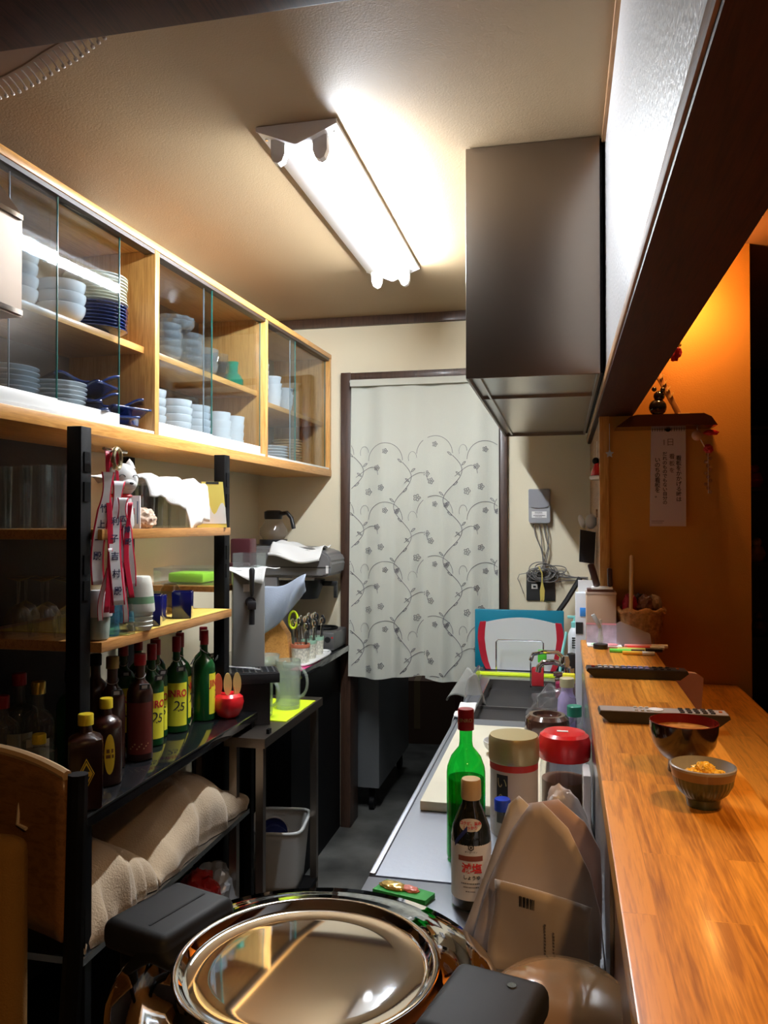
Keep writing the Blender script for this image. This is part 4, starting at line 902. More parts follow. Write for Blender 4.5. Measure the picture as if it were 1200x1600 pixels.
# ------------------------------------------------------------------ chair at the near left
t = thing('dining_chair', 'dark framed chair with curved brown plywood back and ochre pad at the left edge', 'chair', (-.885, .76, 0), 0)
PLY = wood('bent_plywood', (.15, .065, .02), (.26, .12, .04), .4, .2, 'X')
def bk(u, v):
    c = 1 - (2 * u - 1) ** 2
    return Vector(((u - .5) * .42, .235 + .045 * c, .90 + .222 * v + .02 * c * v))
B().grid(bk, 24, 10).make('backrest', PLY, t, solid=.014)
for sx in (-1, 1):
    B().tube([(sx * .20, .15, 0), (sx * .212, .215, .50), (sx * .222, .235, .9), (sx * .224, .24, 1.13)], .014, 10).make('rear_leg', BLACK, t)
    B().tube([(sx * .20, -.22, 0), (sx * .20, -.21, .44)], .014, 10).make('front_leg', BLACK, t)
B().box((0, 0, .47), (.40, .42, .07), .025, seg=3).make('seat', mat('ochre_fabric', (.26, .13, .02), .9, bump=.6, bscale=400), t)
B().box((-.01, .205, .80), (.35, .05, .50), .024, seg=4).make('back_pad', MATS['ochre_fabric'], t)
B().tube([Vector(bk(k / 24, 1)) + Vector((0, 0, .006)) for k in range(25)], .0075, 8).make('top_edge', mat('pale_ply_edge', (.62, .42, .22), .5), t)
for x_ in (.115, -.035):
    b = B(); b.tube([(x_, .262, 1.075), (x_, .258, 1.045), (x_ + .018, .252, 1.042)], .003, 6); b.make('hook', mat('pale_cutout_mark', (.6, .5, .4), .4), t)  # pale marks painted in for the light spots at two backrest cutouts
# ------------------------------------------------------------------ steel pot with domed lid, foreground
t = thing('warming_pot', 'big round stainless pot with mirror lid and black latches in the foreground', 'pot', (-.268, .822, .60))
MIRROR = mat('mirror_steel', (.74, .735, .74), .04, 1)
B().lathe([(0, 0), (.185, 0), (.19, .01), (.192, .36), (.188, .372)], seg=64).make('pot_body', mat('pot_body_paint', (.03, .03, .035), .3, .2), t)
B().lathe([(.186, .365), (.203, .372), (.206, .384), (.2045, .394), (.198, .4005), (.170, .4065), (.146, .4095), (.142, .4135), (.1375, .4155), (.1335, .4135), (.130, .4070), (.124, .4050), (.10, .4057), (.06, .4062), (0, .4065)], seg=128).make('lid', MIRROR, t, ang=60)
def latch(ang, lab, scr):
    M = Matrix.Rotation(ang, 4, 'Z')
    b = B(); b.box((.198, 0, .405), (.100, .125, .036), .013, seg=4); b.box((.222, 0, .36), (.035, .09, .07), .01, seg=3)
    bmesh.ops.transform(b.bm, matrix=M, verts=b.bm.verts); o = b.make('latch', RUBBER, t)
    b = B()
    if not scr: b.b2((.185, -.045, .4231), (.188, .045, .4236))
    if scr: b.cyl((.215, .035, .4230), .0045, .0012, 16)
    bmesh.ops.transform(b.bm, matrix=M, verts=b.bm.verts); b.make('latch_detail', CHROME if scr else BLACK, o)
latch(math.radians(163), '', False); latch(math.radians(-14), '', True)
t = thing('pot_stand', 'low steel stand carrying the big round pot', 'stand', (-.268, .822, 0))
B().box((0, 0, .58), (.40, .40, .038), .004).make('top', STEELD, t)
for sx in (-1, 1):
    for sy in (-1, 1): B().box((sx * .18, sy * .18, .28), (.03, .03, .56)).make('leg', STEELD, t)

# second pot with brown lid
t = thing('lidded_crock', 'dark crock with glossy amber brown lid beside the papers', 'crock', (-.003, .985, .60))
B().lathe([(0, 0), (.060, 0), (.075, .02), (.082, .22), (.078, .30)], seg=48).make('crock_body', mat('dark_crock', (.03, .02, .015), .3), t)
B().lathe([(.078, .300), (.087, .303), (.085, .313), (.068, .328), (.04, .337), (0, .340)], seg=64).make('lid', mat('amber_lid', (.30, .17, .08), .12, coat=.7), t)
t = thing('crock_stand', 'small dark stand under the lidded crock', 'stand', (-.01, .985, 0)); 
B().b2((-.055, -.10, .575), (.07, .10, .5995)).make('top', BLACK, t)
for sx in (-.045, .055):
    for sy in (-.08, .08): B().b2((sx - .01, sy - .01, 0), (sx + .01, sy + .01, .5745)).make('leg', BLACK, t)

# ------------------------------------------------------------------ worktop items
Z = .8305
# cutting board
b = B(); b.b2((-.318, 1.79, Z), (-.045, 2.50, Z + .022), .003)
tag(b.make('cutting_board', mat('cream_polyethylene', (.74, .68, .52), .5, var=.06, vscale=6)), 'long cream cutting board lying flat on the steel worktop', 'cutting board')
# green bottle
t = bottle('soju_bottle', 'tall bright green glass bottle with red cap on the worktop', -.186, 1.560, .0375, .288, GREENG, 1, DRED, .1, .165, .215, .0125, z=Z, caph=.04, liquid=(glass('green_liquid', (.05, .6, .12), .35, (.01, .30, .04)), .155))
text('JINRO', .010, GOLDM, t, (0, 0, .268), bend=.0165)
# soy sauce bottle
t = thing('soy_sauce_bottle', 'soy sauce bottle with tan cap and pale label in front of the green bottle', 'bottle', (-.155, 1.372, Z), .08)
SOYG = mat('soy_glass', (.012, .014, .010), .08, coat=.8)
B().lathe([(0, .003), (.028, 0), (.0335, .006), (.0335, .118), (.031, .135), (.021, .160), (.0155, .172), (.0145, .188), (0, .188)], seg=44).make('glass_body', SOYG, t, ang=50)
B().lathe([(0, .180), (.0165, .180), (.0175, .184), (.0170, .210), (.0155, .213), (0, .2135)], seg=32).make('cap', mat('tan_cap', (.60, .40, .18), .4), t)
LAB = mat('pale_soy_label', (.66, .64, .60), .5)
b = B(); b.grid(lambda u, v: Vector(((.0340 if v < .8 else .0340 - (v - .8) * .012) * math.sin(-1.6 + 3.2 * u), -(.0340 if v < .8 else .0340 - (v - .8) * .012) * math.cos(-1.6 + 3.2 * u), .020 + .108 * v)), 30, 10); b.make('label', LAB, t)
b = B(); ell(.0270, .144, .017, .012, .0042, b); b.make('neck_label', mat('cream_label', (.75, .72, .62), .5), t)
text('コクが、旨み', .0062, TEXTR, t, (0, 0, .1475), bend=.0322, bold=.0002); text('しっかり', .0062, TEXTR, t, (0, 0, .1405), bend=.0322, bold=.0002)
text('いつでも新鮮', .0046, TEXTK, t, (.004, 0, .121), bend=.0335)
b = B(); pts = lambda r: [(r * math.cos(PI / 6 + k * PI / 3), r * math.sin(PI / 6 + k * PI / 3)) for k in range(6)]
P1, P2 = pts(.0055), pts(.0038)
Mx = Matrix.Translation((0.001, -.0346, .109)) @ Matrix.Rotation(PI / 2, 4, 'X')
for k in range(6): b.prism([P1[k], P1[(k + 1) % 6], P2[(k + 1) % 6], P2[k]], .0005, Mx)
b.prism([(.0018 * math.cos(a), .0018 * math.sin(a)) for a in [2 * PI * q / 12 for q in range(12)]], .0005, Mx); b.make('emblem', TEXTK, t)
text('キッコーマン', .0035, TEXTK, t, (.001, 0, .101), bend=.0345)
b = B(); bent(b, .0340, .0860, .0945, -.62, .62, base=.0006); b.make('brown_band', mat('brown_print', (.22, .05, .02), .5), t)
text('減塩', .0175, TEXTR, t, (.002, 0, .073), bend=.0345, bold=.0004); text('しょうゆ', .0075, TEXTK, t, (.002, 0, .0585), bend=.0345, bold=.0002)
marks([(-.016, .016, .049, .0020), (-.012, .014, .043, .0018), (-.008, .008, .036, .0018)], MATS['grey_ink_soft'] if 'grey_ink_soft' in MATS else mat('grey_ink_soft', (.12, .11, .11), .6), t, (0, 0, 0), bend=.0345)
b = B(); b.grid(lambda u, v: Vector(((.0350) * math.sin(-.85 + .7 * u), -.0350 * math.cos(-.85 + .7 * u), .106 + .030 * u + .009 * v)), 8, 1); b.make('blue_band', mat('blue_print', (.02, .03, .16), .5), t)
# blue capped bottle, plastic wrap
t = bottle('small_bottle', 'small bottle with bright blue cap behind the soy sauce', -.120, 1.615, .018, .10, GLASS, 1, mat('blue_cap', (.02, .06, .55), .3), 0, .05, .07, .013, z=Z, caph=.022)
t = thing('candy_pack', 'shiny green and gold candy pack lying on the near worktop', 'packet', (-.272, 1.385, Z), -.30)
b = B(); b.prism([(-.05, -.028), (.05, -.022), (.052, .012), (-.048, .018)], .008); b.make('packet', mat('green_foil', (.03, .35, .06), .25, .3), t)
crumple((-.022, -.004, .010), (.026, .014, .006), 3).make('candy', mat('gold_foil', (.75, .55, .18), .2, .6), t); crumple((.010, .0, .010), (.016, .010, .005), 5).make('pink_print', mat('pink_foil', (.75, .25, .2), .3), t)
# gold-lid can
t = thing('nori_canister', 'tall canister with matte gold lid and pale label', 'canister', (-.103, 1.715, Z), .15)
B().lathe([(0, 0), (.049, 0), (.050, .004), (.050, .160)], seg=48).make('can_body', mat('pale_can_paper', (.58, .50, .42), .45), t)
B().lathe([(0.0, .150), (.0515, .150), (.053, .155), (.053, .196), (.050, .203), (0, .204)], seg=48).make('lid', GOLDM, t)
bent(B(), .050, .136, .150, -1.6, 1.6, base=.0006).make('red_band', mat('red_print', (.55, .03, .02), .4), t)
bent(B(), .050, .03, .130, -.86, -.34, base=.0006).make('black_label', TEXTK, t)
for i, ch in enumerate('いへ'): text(ch, .026, GOLDM, t, (0, 0, .112 - .03 * i), bend=.0512, name='lettering').rotation_euler = (0, 0, -.60)
# red lid jar
t = thing('storage_jar', 'clear jar of brown contents with a bright red lid', 'jar', (.001, 1.79, Z), 0)
B().lathe([(0, .003), (.046, 0), (.052, .006), (.053, .12), (.048, .142), (.044, .150)], seg=48).make('glass_body', GLASS, t, ang=50)
B().lathe([(0, .006), (.045, .006), (.0485, .012), (.0485, .095), (0, .102)], seg=36).make('contents', mat('brown_powder', (.16, .07, .03), .6), t)
fl3 = lambda a, z: 1 + .008 * math.cos(60 * a)
B().lathe([(0, .140), (.054, .140), (.056, .144), (.056, .176), (.052, .190), (.044, .196), (0, .197)], seg=180, rad=None).make('lid', RED, t)
B().box((-.004, -.006, .1978), (.024, .009, .0012)).make('sticker', WHITEP, t)
# brown jar / donburi stack
t = thing('brown_pot', 'glossy dark brown round pot with sunken lid behind the canister', 'pot', (-.046, 2.31, Z + .0225))
B().lathe([(0, 0), (.048, 0), (.060, .012), (.064, .045), (.060, .078), (.050, .088), (.040, .088), (.036, .078), (0, .074)], seg=48).make('pot_body', mat('brown_glaze', (.06, .025, .018), .12, coat=.8), t)
tag(bowl_b(.050, .036).make('rice_bowl', WHITEE), 'white bowl half hidden behind the gold-lidded canister', 'bowl', loc=(-.165, 2.20, Z + .0222))
t = bottle('small_bottle', 'small clear bottle with dark green cap behind the red-lidded jar', .030, 2.40, .021, .118, GLASS, 1, mat('green_cap', (.02, .22, .14), .3), 0, .05, .075, .017, z=Z, caph=.030)
# papers and pouches standing against the bar
def sheet(nm, lab, cat, loc, w_, h_, lean, rz, m, curl=.02, extra=None, thick=.0012, skew=0):
    t = thing(nm, lab, cat, loc, rz)
    def f(u, v): return Vector(((u - .5) * w_ * (1 - .0 * v) + skew * v, lean * v + curl * math.sin(u * PI) * .6 + curl * v * v * .5, h_ * v))
    B().grid(f, 16, 16).make('sheet', m, t, solid=thick)
    return t
PAP = mat('tan_kraft_paper', (.56, .48, .44), .8, bump=.3, bscale=20)
PAP2 = mat('white_office_paper', (.66, .62, .60), .8, bump=.2, bscale=15)
# large paper envelope: outline polygons with thickness
def paper(nm, lab, cat, outl, y, lean, m, rz=0, th=.0015, loc=None, curl=.012):
    t = thing(nm, lab, cat, loc, rz)
    b = B(); n = len(outl)
    vs_ = [b.bm.verts.new((x, y + lean * z + curl * math.cos(x * 22), z)) for x, z in outl]; cz_ = sum(z for _, z in outl) / n; cx_ = sum(x for x, _ in outl) / n
    c = b.bm.verts.new((cx_, y + lean * cz_ + curl * math.cos(cx_ * 22) - .004, cz_))
    for k in range(n): b.bm.faces.new((c, vs_[k], vs_[(k + 1) % n]))
    bmesh.ops.subdivide_edges(b.bm, edges=b.bm.edges[:], cuts=3, use_grid_fill=True, smooth=.3)
    b.make('sheet', m, t, solid=th); return t
pt = paper('paper_bag', 'large folded tan paper bag leaning in front of the canister', 'paper bag', [(-.098, 0), (-.075, .10), (-.045, .18), (-.018, .222), (.0, .226), (.045, .200), (.085, .15), (.105, .10), (.108, 0)], 0, .12, PAP, loc=(-.048, 1.205, Z), rz=-.42)
paper('paper_bag', 'white folded paper standing at the left of the tan paper bag', 'paper', [(-.125, 0), (-.085, .12), (-.060, .208), (-.045, .222), (-.015, .20), (.02, .10), (.03, 0)], 0, .10, PAP2, loc=(-.038, 1.232, Z), rz=-.38)
p3_ = paper('paper_bag', 'pinkish paper sheet behind the tan paper bag toward the bar', 'paper', [(-.02, 0), (-.02, .20), (.03, .215), (.075, .19), (.100, .155), (.1035, .10), (.1035, 0)], 0, .08, mat('pink_paper', (.55, .38, .32), .8), loc=(-.045, 1.275, Z), rz=-.25)
t = thing('envelope', 'tan envelope with barcode leaning against the paper bag', 'envelope', (-.040, 1.158, Z), -.40)
B().grid(lambda u, v: Vector(((u - .5) * (.150 + .006 * math.sin(v * 6)), .022 * v + .010 * math.sin(u * PI) * (1 - v) + .004 * math.sin(u * 5 + v * 3) - .004, .120 * v + .004 * math.sin(u * 4) * v)), 12, 8).make('sheet', mat('tan_envelope', (.50, .42, .345), .75), t, solid=.0015)
b = B()
for k, wd_ in enumerate((.0012, .0006, .0018, .0008, .0016, .0006, .0014, .001, .0006)): b.b2((-.030 + k * .0028, .0100, .095), (-.030 + k * .0028 + wd_, .0128, .1095))
b.make('barcode', TEXTK, t)
b = B(); b.b2((.026, .0080, .078), (.036, .0115, .086)); b.bm.free()
marks([(-.0015, .0015, .03 - k * .0045, .0028) for k in range(14)] + [(.0115, .0145, .022 - k * .0045, .0028) for k in range(10)], mat('grey_ink', (.16, .13, .11), .7), t, (.012, .0054, .052))
# glossy white pouch
t = thing('plastic_pouch', 'glossy white plastic pouch leaning between the jar and the bar', 'pouch', (.012, 1.545, Z), .2)
b = crumple((0, 0, .070), (.040, .022, .085), 2, .12); 
for v in b.bm.verts: v.co.z = max(.001, v.co.z); v.co.x += -.25 * (v.co.z - .07)
b.make('pouch', mat('white_film', (.75, .68, .66), .22, coat=.4), t)
t = thing('sauce_packet', 'narrow dark and gold packet standing upright beside the bar edge', 'packet', (.044, 1.66, Z), 0)
B().b2((-.008, -.04, 0), (.008, .04, .155), .004).make('packet', mat('white_film', (1, 1, 1)), t); B().b2((-.0086, -.022, .01), (.0086, .022, .145)).make('dark_print', mat('dark_gold_print', (.12, .08, .02), .3, .4), t)
# purple bag + bottle in bag + cloth
t = bottle('small_bottle', 'lilac bottle with dull cap wrapped in a clear bag by the sink', .010, 2.60, .030, .16, mat('lilac_plastic', (.42, .33, .62), .3), 1, mat('khaki_cap', (.42, .38, .22), .4), 0, .07, .11, .018, z=Z, caph=.028)
t = thing('clear_bag', 'crumpled clear plastic bag around the lilac bottle', 'bag', (-.030, 2.585, Z)); b = crumple((0, 0, .055), (.075, .045, .075), 9, .3)
for v in b.bm.verts: v.co.z = max(.001, v.co.z)
b.make('bag', glass('film', (.9, .9, .9), .10, (.7, .7, .7), .1), t)
tag(B().b2((.026, 2.35, Z), (.05, 2.385, Z + .03), .004).make('pink_sponge', mat('salmon_sponge', (.75, .2, .15), .8)), 'small salmon sponge beside the green-capped bottle', 'sponge')
# sink side cloths
tag(B().grid(lambda u, v: Vector((-.372 + .075 * u, 2.63 + .20 * v + .004 * math.sin(u * 9), .836 + .006 + .006 * math.sin(v * 9) - (.07 * max(0, .25 - u) / .25) ** 1)), 16, 16).make('dish_cloth', CLOTHW, solid=.004), 'white dish cloth laid over the worktop edge near the sink', 'cloth')
def bagf(u, v):
    a = -.6 + u * 2.4
    return Vector((-.352 + .055 * math.sin(u * 5) * (.6 + v) - .02 * v, 3.00 + .20 * u, .895 - .11 * v + .018 * math.sin(u * 11)))
tag(B().grid(bagf, 24, 12).make('plastic_bag', glass('white_film_thin', (.9, .9, .88), .45, (.75, .75, .70), .2), solid=.0012), 'crumpled translucent bag hanging at the far left corner of the sink', 'bag')
# steel dish divider at the sink
tag(B().b2((-.345, 3.03, .834), (-.335, 3.30, .895)).make('splash_guard', STEEL), 'low steel splash guard beside the sink', 'splash guard')
# boards in wire stand
t = thing('cutting_board', 'teal cutting board standing upright behind the white one', 'cutting board', (-.19, 3.62, Z)); 
B().b2((-.20, -.006, .0), (.192, .006, .262), .005).make('board', mat('teal_plastic', (.005, .20, .30), .4), t)
t = thing('cutting_board', 'white cutting board with curved red ends standing in the wire rack', 'cutting board', (-.185, 3.565, Z))
out = []
for k in range(21):
    a = k / 20; out.append((-.172 + .344 * a, .205 + .028 * math.sin(PI * a)))
out += [(.178, .15), (.165, .09), (.150, .03), (.14, .004), (-.14, .004), (-.150, .03), (-.165, .09), (-.178, .15)]
Mb = Matrix(((1, 0, 0, 0), (0, 0, -1, .006), (0, 1, 0, 0), (0, 0, 0, 1)))
b = B(); b.prism(out, .012, Mb); b.make('board', mat('white_polyethylene', (.66, .67, .68), .4), t)
for sx in (-1, 1):
    pts = [(sx * (.175 + .006 * math.sin(k)), 0) for k in ()]
    outer = [(sx * x, z) for x, z in ((.176, .212), (.184, .18), (.186, .14), (.180, .09), (.168, .04), (.150, .004))]; inner = [(sx * x, z) for x, z in ((.128, .004), (.140, .04), (.150, .09), (.156, .14), (.154, .18), (.150, .214))]
    b = B(); b.prism(outer + inner, .0135, Matrix.Translation((0, -.0008, 0)) @ Mb); b.make('red_grip', RED if False else mat('dark_red_rubber', (.45, .01, .03), .4), t)
t = thing('wire_rack', 'thin steel wire board rack standing behind the sink', 'rack', (-.185, 3.50, Z))
b = B()
for y in (0, .09):
    b.tube([(-.10, y, 0), (-.10, y, .135), (-.092, y, .143), (.092, y, .143), (.10, y, .135), (.10, y, 0)], .0032, 8)
b.tube([(-.10, 0, .004), (-.10, .15, .004), (.10, .15, .004), (.10, 0, .004)], .003, 8, closed=True); b.make('wire_frame', CHROME, t)
tag(B().b2((-.375, 3.43, Z), (.03, 3.475, Z + .010), .003).make('yellow_strip', LIME), 'yellow rubber strip along the back rim of the sink', 'strip')
# faucet
t = thing('mixer_tap', 'chrome mixer tap with arched lever rising behind the bar edge', 'tap', (.022, 3.15, Z))
b = B(); b.cyl((0, 0, 0), .024, .05, 24); b.cyl((0, 0, .05), .018, .045, 20); b.make('base', CHROME, t)
B().tube([(0, 0, .09), (-.02, 0, .105), (-.06, 0, .115), (-.10, -.005, .112), (-.115, -.005, .095), (-.118, -.005, .075)], .011, 12).make('spout', CHROME, t)
b = B(); b.lathe([(0, 0), (.020, 0), (.022, .02), (.016, .04), (0, .044)], (-.02, 0, .10), 20); b.tube([(-.02, 0, .13), (-.045, -.02, .155), (-.10, -.04, .158), (-.135, -.045, .150), (-.145, -.045, .125)], .008, 10); b.make('lever', CHROME, t)
b = B(); b.cyl((-.055, -.03, .05), .014, .04, 16, axis='X'); b.cyl((-.06, -.03, .075), .010, .04, 16, axis='X'); b.make('valve', CHROME, t)
tag(B().box((-.055, 3.19, Z + .155), (.030, .012, .030), .003).make('green_sponge', mat('green_sponge', (.10, .65, .04), .8)), 'x', 'sponge').location = (0, 0, 0)
bpy.data.objects.remove(bpy.data.objects['green_sponge'])
t = thing('soap_rack', 'small red and chrome sponge holder on the tap', 'sponge holder', (-.105, 3.24, Z)); b = B(); b.b2((-.025, -.02, 0), (-.02, .02, .10)); b.b2((-.025, -.02, 0), (.03, .02, .005)); b.make('bracket', CHROME, t)
B().b2((-.019, -.018, .0055), (.028, .018, .075), .003).make('red_sponge', mat('red_sponge', (.55, .02, .03), .8), t); 
tag(B().box((-.083, 3.245, Z + .12), (.034, .034, .048), .004).make('sponge', MATS['green_sponge']), 'bright green sponge resting on the red one behind the tap', 'sponge')
tag(B().box((.018, 2.985, Z + .062 + .030), (.045, .03, .022), .004).make('sponge', mat('yellow_sponge', (.85, .75, .03), .8)), 'yellow sponge on the clear container by the bar edge', 'sponge')
t = thing('clear_container', 'tall clear plastic container against the bar panel', 'container', (.020, 2.97, Z)); b = B()
b.b2((-.03, -.05, 0), (.03, .05, .003)); b.b2((-.03, -.05, .003), (-.027, .05, .08)); b.b2((.027, -.05, .003), (.03, .05, .08)); b.b2((-.027, -.05, .003), (.027, -.047, .08)); b.b2((-.027, .047, .003), (.027, .05, .08)); b.b2((-.03, -.05, .08), (.03, .05, .0805)); b.make('box', ACR, t)
tag(B().b2((-.03, 3.03, Z), (.045, 3.07, Z + .06), .006).make('maroon_box', mat('magenta_plastic', (.22, .01, .05), .4)), 'magenta plastic box under the tap', 'box')
t = thing('black_peeler', 'black handled brush standing behind the yellow sponge', 'brush', (.032, 3.24, Z))
B().lathe([(0, 0), (.022, 0), (.026, .04), (.026, .10), (.018, .135), (0, .14)], (0.0, 0, 0), 20).make('handle', BLACKP, t)
# detergent bottle, pump
t = thing('detergent_bottle', 'white and blue detergent bottle with mint pump at the end of the bar', 'bottle', (.046, 3.44, Z + .0), 0)
B().lathe([(0, 0), (.026, 0), (.028, .01), (.028, .10)], seg=28).make('blue_lower_body', mat('blue_soap', (.02, .14, .55), .2, coat=.4), t)
B().lathe([(.028, .10), (.028, .185), (.020, .205), (.012, .215)], seg=28).make('bottle_body', mat('white_soap_bottle', (.78, .80, .84), .3), t)
b = B(); b.lathe([(.014, .21), (.016, .235), (.008, .24), (.006, .262), (0, .262)], seg=20); b.b2((-.03, -.006, .250), (.008, .006, .262), .003); b.make('pump', mat('mint_plastic', (.25, .68, .65), .35), t)
b = B(); 
for k in range(5): b.b2((-.012, -.0295, .13 + k * .01), (.004, -.0275, .135 + k * .01))
b.make('label_print', TEXTK, t)
t = thing('toothbrush', 'mint coloured brush leaning against the detergent bottle', 'brush', (0, 0, 0)); B().tube([(-.015, 3.34, Z + .04), (-.005, 3.36, Z + .12), (.012, 3.385, Z + .20)], .006, 8).make('handle', MATS['mint_plastic'], t)
B().cyl((-.018, 3.335, Z), .014, .045, 14).make('bristles', BLACK, t)
tag(B().b2((.062, 3.30, Z), (.10, 3.37, Z + .20), .004).make('spray_can', mat('olive_plastic', (.14, .15, .12), .35)), 'grey green slim container beside the detergent bottle', 'container')
t = thing('black_squeegee', 'long black handled squeegee leaning on the back wall by the bar end', 'squeegee', (0, 0, 0)); B().tube([(-.055, 3.70, Z + .20), (.015, 3.72, Z + .30), (.075, 3.74, Z + .40)], .012, 8).make('handle', BLACKP, t); B().b2((-.11, 3.69, Z), (-.005, 3.71, Z + .21), .004).make('blade', BLACKP, t)

# ------------------------------------------------------------------ on the raised shelf
R1 = 1.0905
t = thing('soup_bowl', 'black and red lacquer soup bowl with miso soup', 'bowl', (.184, 1.335, R1))
b = B(); pr = [(0, .004), (.018, .004), (.023, 0), (.0245, .001), (.0235, .016), (.036, .026), (.047, .044), (.0515, .066), (.052, .078)]
b.lathe(pr, seg=48); b.make('bowl_body', mat('black_lacquer', (.02, .008, .007), .12, coat=.6), t)
B().lathe([(.052, .078), (.0505, .0785), (.0495, .066), (.045, .046), (.035, .030), (0, .026)], seg=48).make('inner_glaze', mat('red_lacquer', (.16, .012, .008), .12, coat=.6), t)
B().lathe([(0, .0645), (.03, .0648), (.0486, .064)], seg=40).make('soup', mat('miso_soup', (.42, .19, .05), .25, var=.35, vscale=60), t)
t = thing('pickle_bowl', 'small ribbed green bowl with pale rim holding yellow pickles', 'bowl', (.187, 1.178, R1))
rib = lambda a, z: 1 + (.016 * math.cos(36 * a) if .015 < z < .040 else 0)
B().lathe([(0, .003), (.018, .003), (.021, 0), (.023, .012), (.032, .020), (.0385, .032), (.0405, .041)], seg=144, rad=rib).make('bowl_body', mat('dark_green_glaze', (.035, .055, .035), .3, coat=.4), t)
B().lathe([(.0405, .041), (.0432, .052)], seg=60).make('rim_band', mat('brown_glaze_band', (.22, .13, .07), .3, coat=.3), t)
B().lathe([(.0432, .052), (.0435, .0555), (.0415, .0565), (.036, .038), (.025, .024), (0, .020)], seg=60).make('inner_glaze', mat('grey_blue_glaze', (.32, .31, .30), .25, coat=.4), t)
for i, (x, y, s_) in enumerate(((-.014, -.004, .013), (.002, .003, .014), (.017, -.003, .013), (.004, -.015, .011), (-.003, .014, .010))):
    b = crumple((0, 0, 0), (s_, s_ * .8, s_ * .75), i * 3 + 1, .35); tag(b.make('pickle_slice', mat('yellow_pickle', (.85, .48, .03), .35)), 'piece of yellow pickle in the small bowl, ' + ('leftmost', 'topmost in the middle', 'rightmost', 'nearest the camera', 'at the back')[i], 'pickle', loc=(.187 + x, 1.178 + y, R1 + (.042 if i < 3 else .037) + (.006 if i == 1 else 0)))
def remote(lab, loc, rz, L, Wd, bodym, topm, btn, rows, nm='remote_control'):
    t = thing(nm, lab, 'remote control', loc, rz)
    b = B(); b.prism([(-L / 2 + .02, -.0), (L / 2 - .02, -.0), (L / 2, .016), (L / 2 - .002, .022), (-L / 2 + .002, .022), (-L / 2, .016)], Wd, Matrix(((1, 0, 0, 0), (0, 0, 1, -Wd / 2), (0, 1, 0, 0), (0, 0, 0, 1)))); b.make('body', bodym, t)
    B().b2((-L / 2 + .003, -Wd / 2 + .002, .0221), (L / 2 - .003, Wd / 2 - .002, .0232)).make('faceplate', topm, t)
    for r in rows:
        x0_, n_, dx, ys, sz, m_ = r
        for i in range(n_):
            for y_ in ys: B().box((x0_ + i * dx, y_, .0245), (sz, sz * .8, .003)).make('button', m_, t)
    return t
GRB = mat('dark_button', (.03, .03, .035), .4); LIL = mat('lilac_button', (.35, .33, .55), .4)
t = remote('long silver grey remote control lying across the raised bar shelf', (.188, 1.650, R1), .03, .242, .045, BLACKP, mat('silver_plastic', (.48, .45, .43), .3, .3), GRB, [(.035, 5, .014, (-.013, 0, .013), .008, GRB), (-.05, 3, .011, (-.012, .012), .006, mat('pale_button', (.62, .6, .58), .4)), (.107, 1, .01, (0,), .006, mat('orange_button', (.6, .15, .02), .4))])
B().lathe([(0, .0235), (.013, .0235), (.014, .025), (0, .0255)], (-.012, 0, 0), 20).make('dial', WHITEE, t)
t = remote('black remote control with coloured buttons, the farther one on the bar', (.178, 2.115, R1), .03, .245, .05, BLACKP, BLACKP, GRB, [(-.105, 1, .014, (0,), .008, RED), (-.088, 4, .014, (-.012, .012), .009, mat('pale_button', (1, 1, 1))), (-.03, 5, .014, (-.012, .012), .009, LIL), (.045, 3, .016, (-.012, .012), .009, GRB), (.10, 1, .01, (0,), .006, mat('orange_button', (1, 1, 1)))])
# pens, clip, tub, box, basket
pens = ((.185, 2.500, -.08, (.15, .75, .10), .100, 'green capped pen lying across the bar, nearest the camera'), (.225, 2.535, .05, (.75, .70, .20), .13, 'yellow pen lying behind the green pen'), (.245, 2.575, .08, (.78, .03, .03), .11, 'red pen at the right of the pen pile'), (.25, 2.61, .12, (.85, .35, .35), .13, 'pink pen at the back of the pen pile'), (.215, 2.468, 0, (.80, .45, .05), .09, 'short orange pen in front of the pile'))
for x, y, rz, c_, L_, lab in pens:
    t = thing('marker_pen', lab, 'pen', (x, y, R1), rz)
    B().cyl((-L_ / 2, 0, .006), .0058, L_ * .62, 12, axis='X').make('barrel', mat('pen_%02d%02d' % (int(c_[0] * 99), int(c_[1] * 99)), c_, .35), t)
    B().cyl((-L_ / 2 + L_ * .62, 0, .006), .0062, L_ * .38, 12, axis='X').make('cap', BLACKP if c_[1] > .6 else WHITEE, t)
t = thing('clip_stand', 'clear clip stand with round black base on the bar', 'clip stand', (.112, 2.575, R1))
B().cyl((0, 0, 0), .022, .014, 28).make('base', BLACKP, t); B().lathe([(.006, .014), (.009, .03), (.005, .06), (.004, .09), (0, .09)], seg=16).make('stem', FROST, t)
B().box((-.012, 0, .085), (.012, .012, .045), .002, (0, -.5, 0)).make('clip', mat('grey_clip', (.45, .5, .52), .3), t)
t = thing('notepad', 'pad with pink and green printed flowers under the clip stand', 'notepad', (.118, 2.63, R1)); B().b2((-.045, -.035, 0), (.06, .035, .004)).make('pad', WHITEP, t)
crumple((.03, -.01, .006), (.018, .016, .004), 3, .2).make('pink_print', mat('pink_ink', (.85, .35, .40), .6), t); crumple((-.02, -.01, .006), (.014, .016, .003), 5, .2).make('green_print', mat('mint_ink', (.45, .75, .50), .6), t)
t = thing('plastic_tub', 'open translucent plastic container lying on its side behind the pens', 'container', (.222, 2.655, R1), -.25)
b = B(); b.b2((-.05, -.03, .0), (.05, .03, .0025)); 
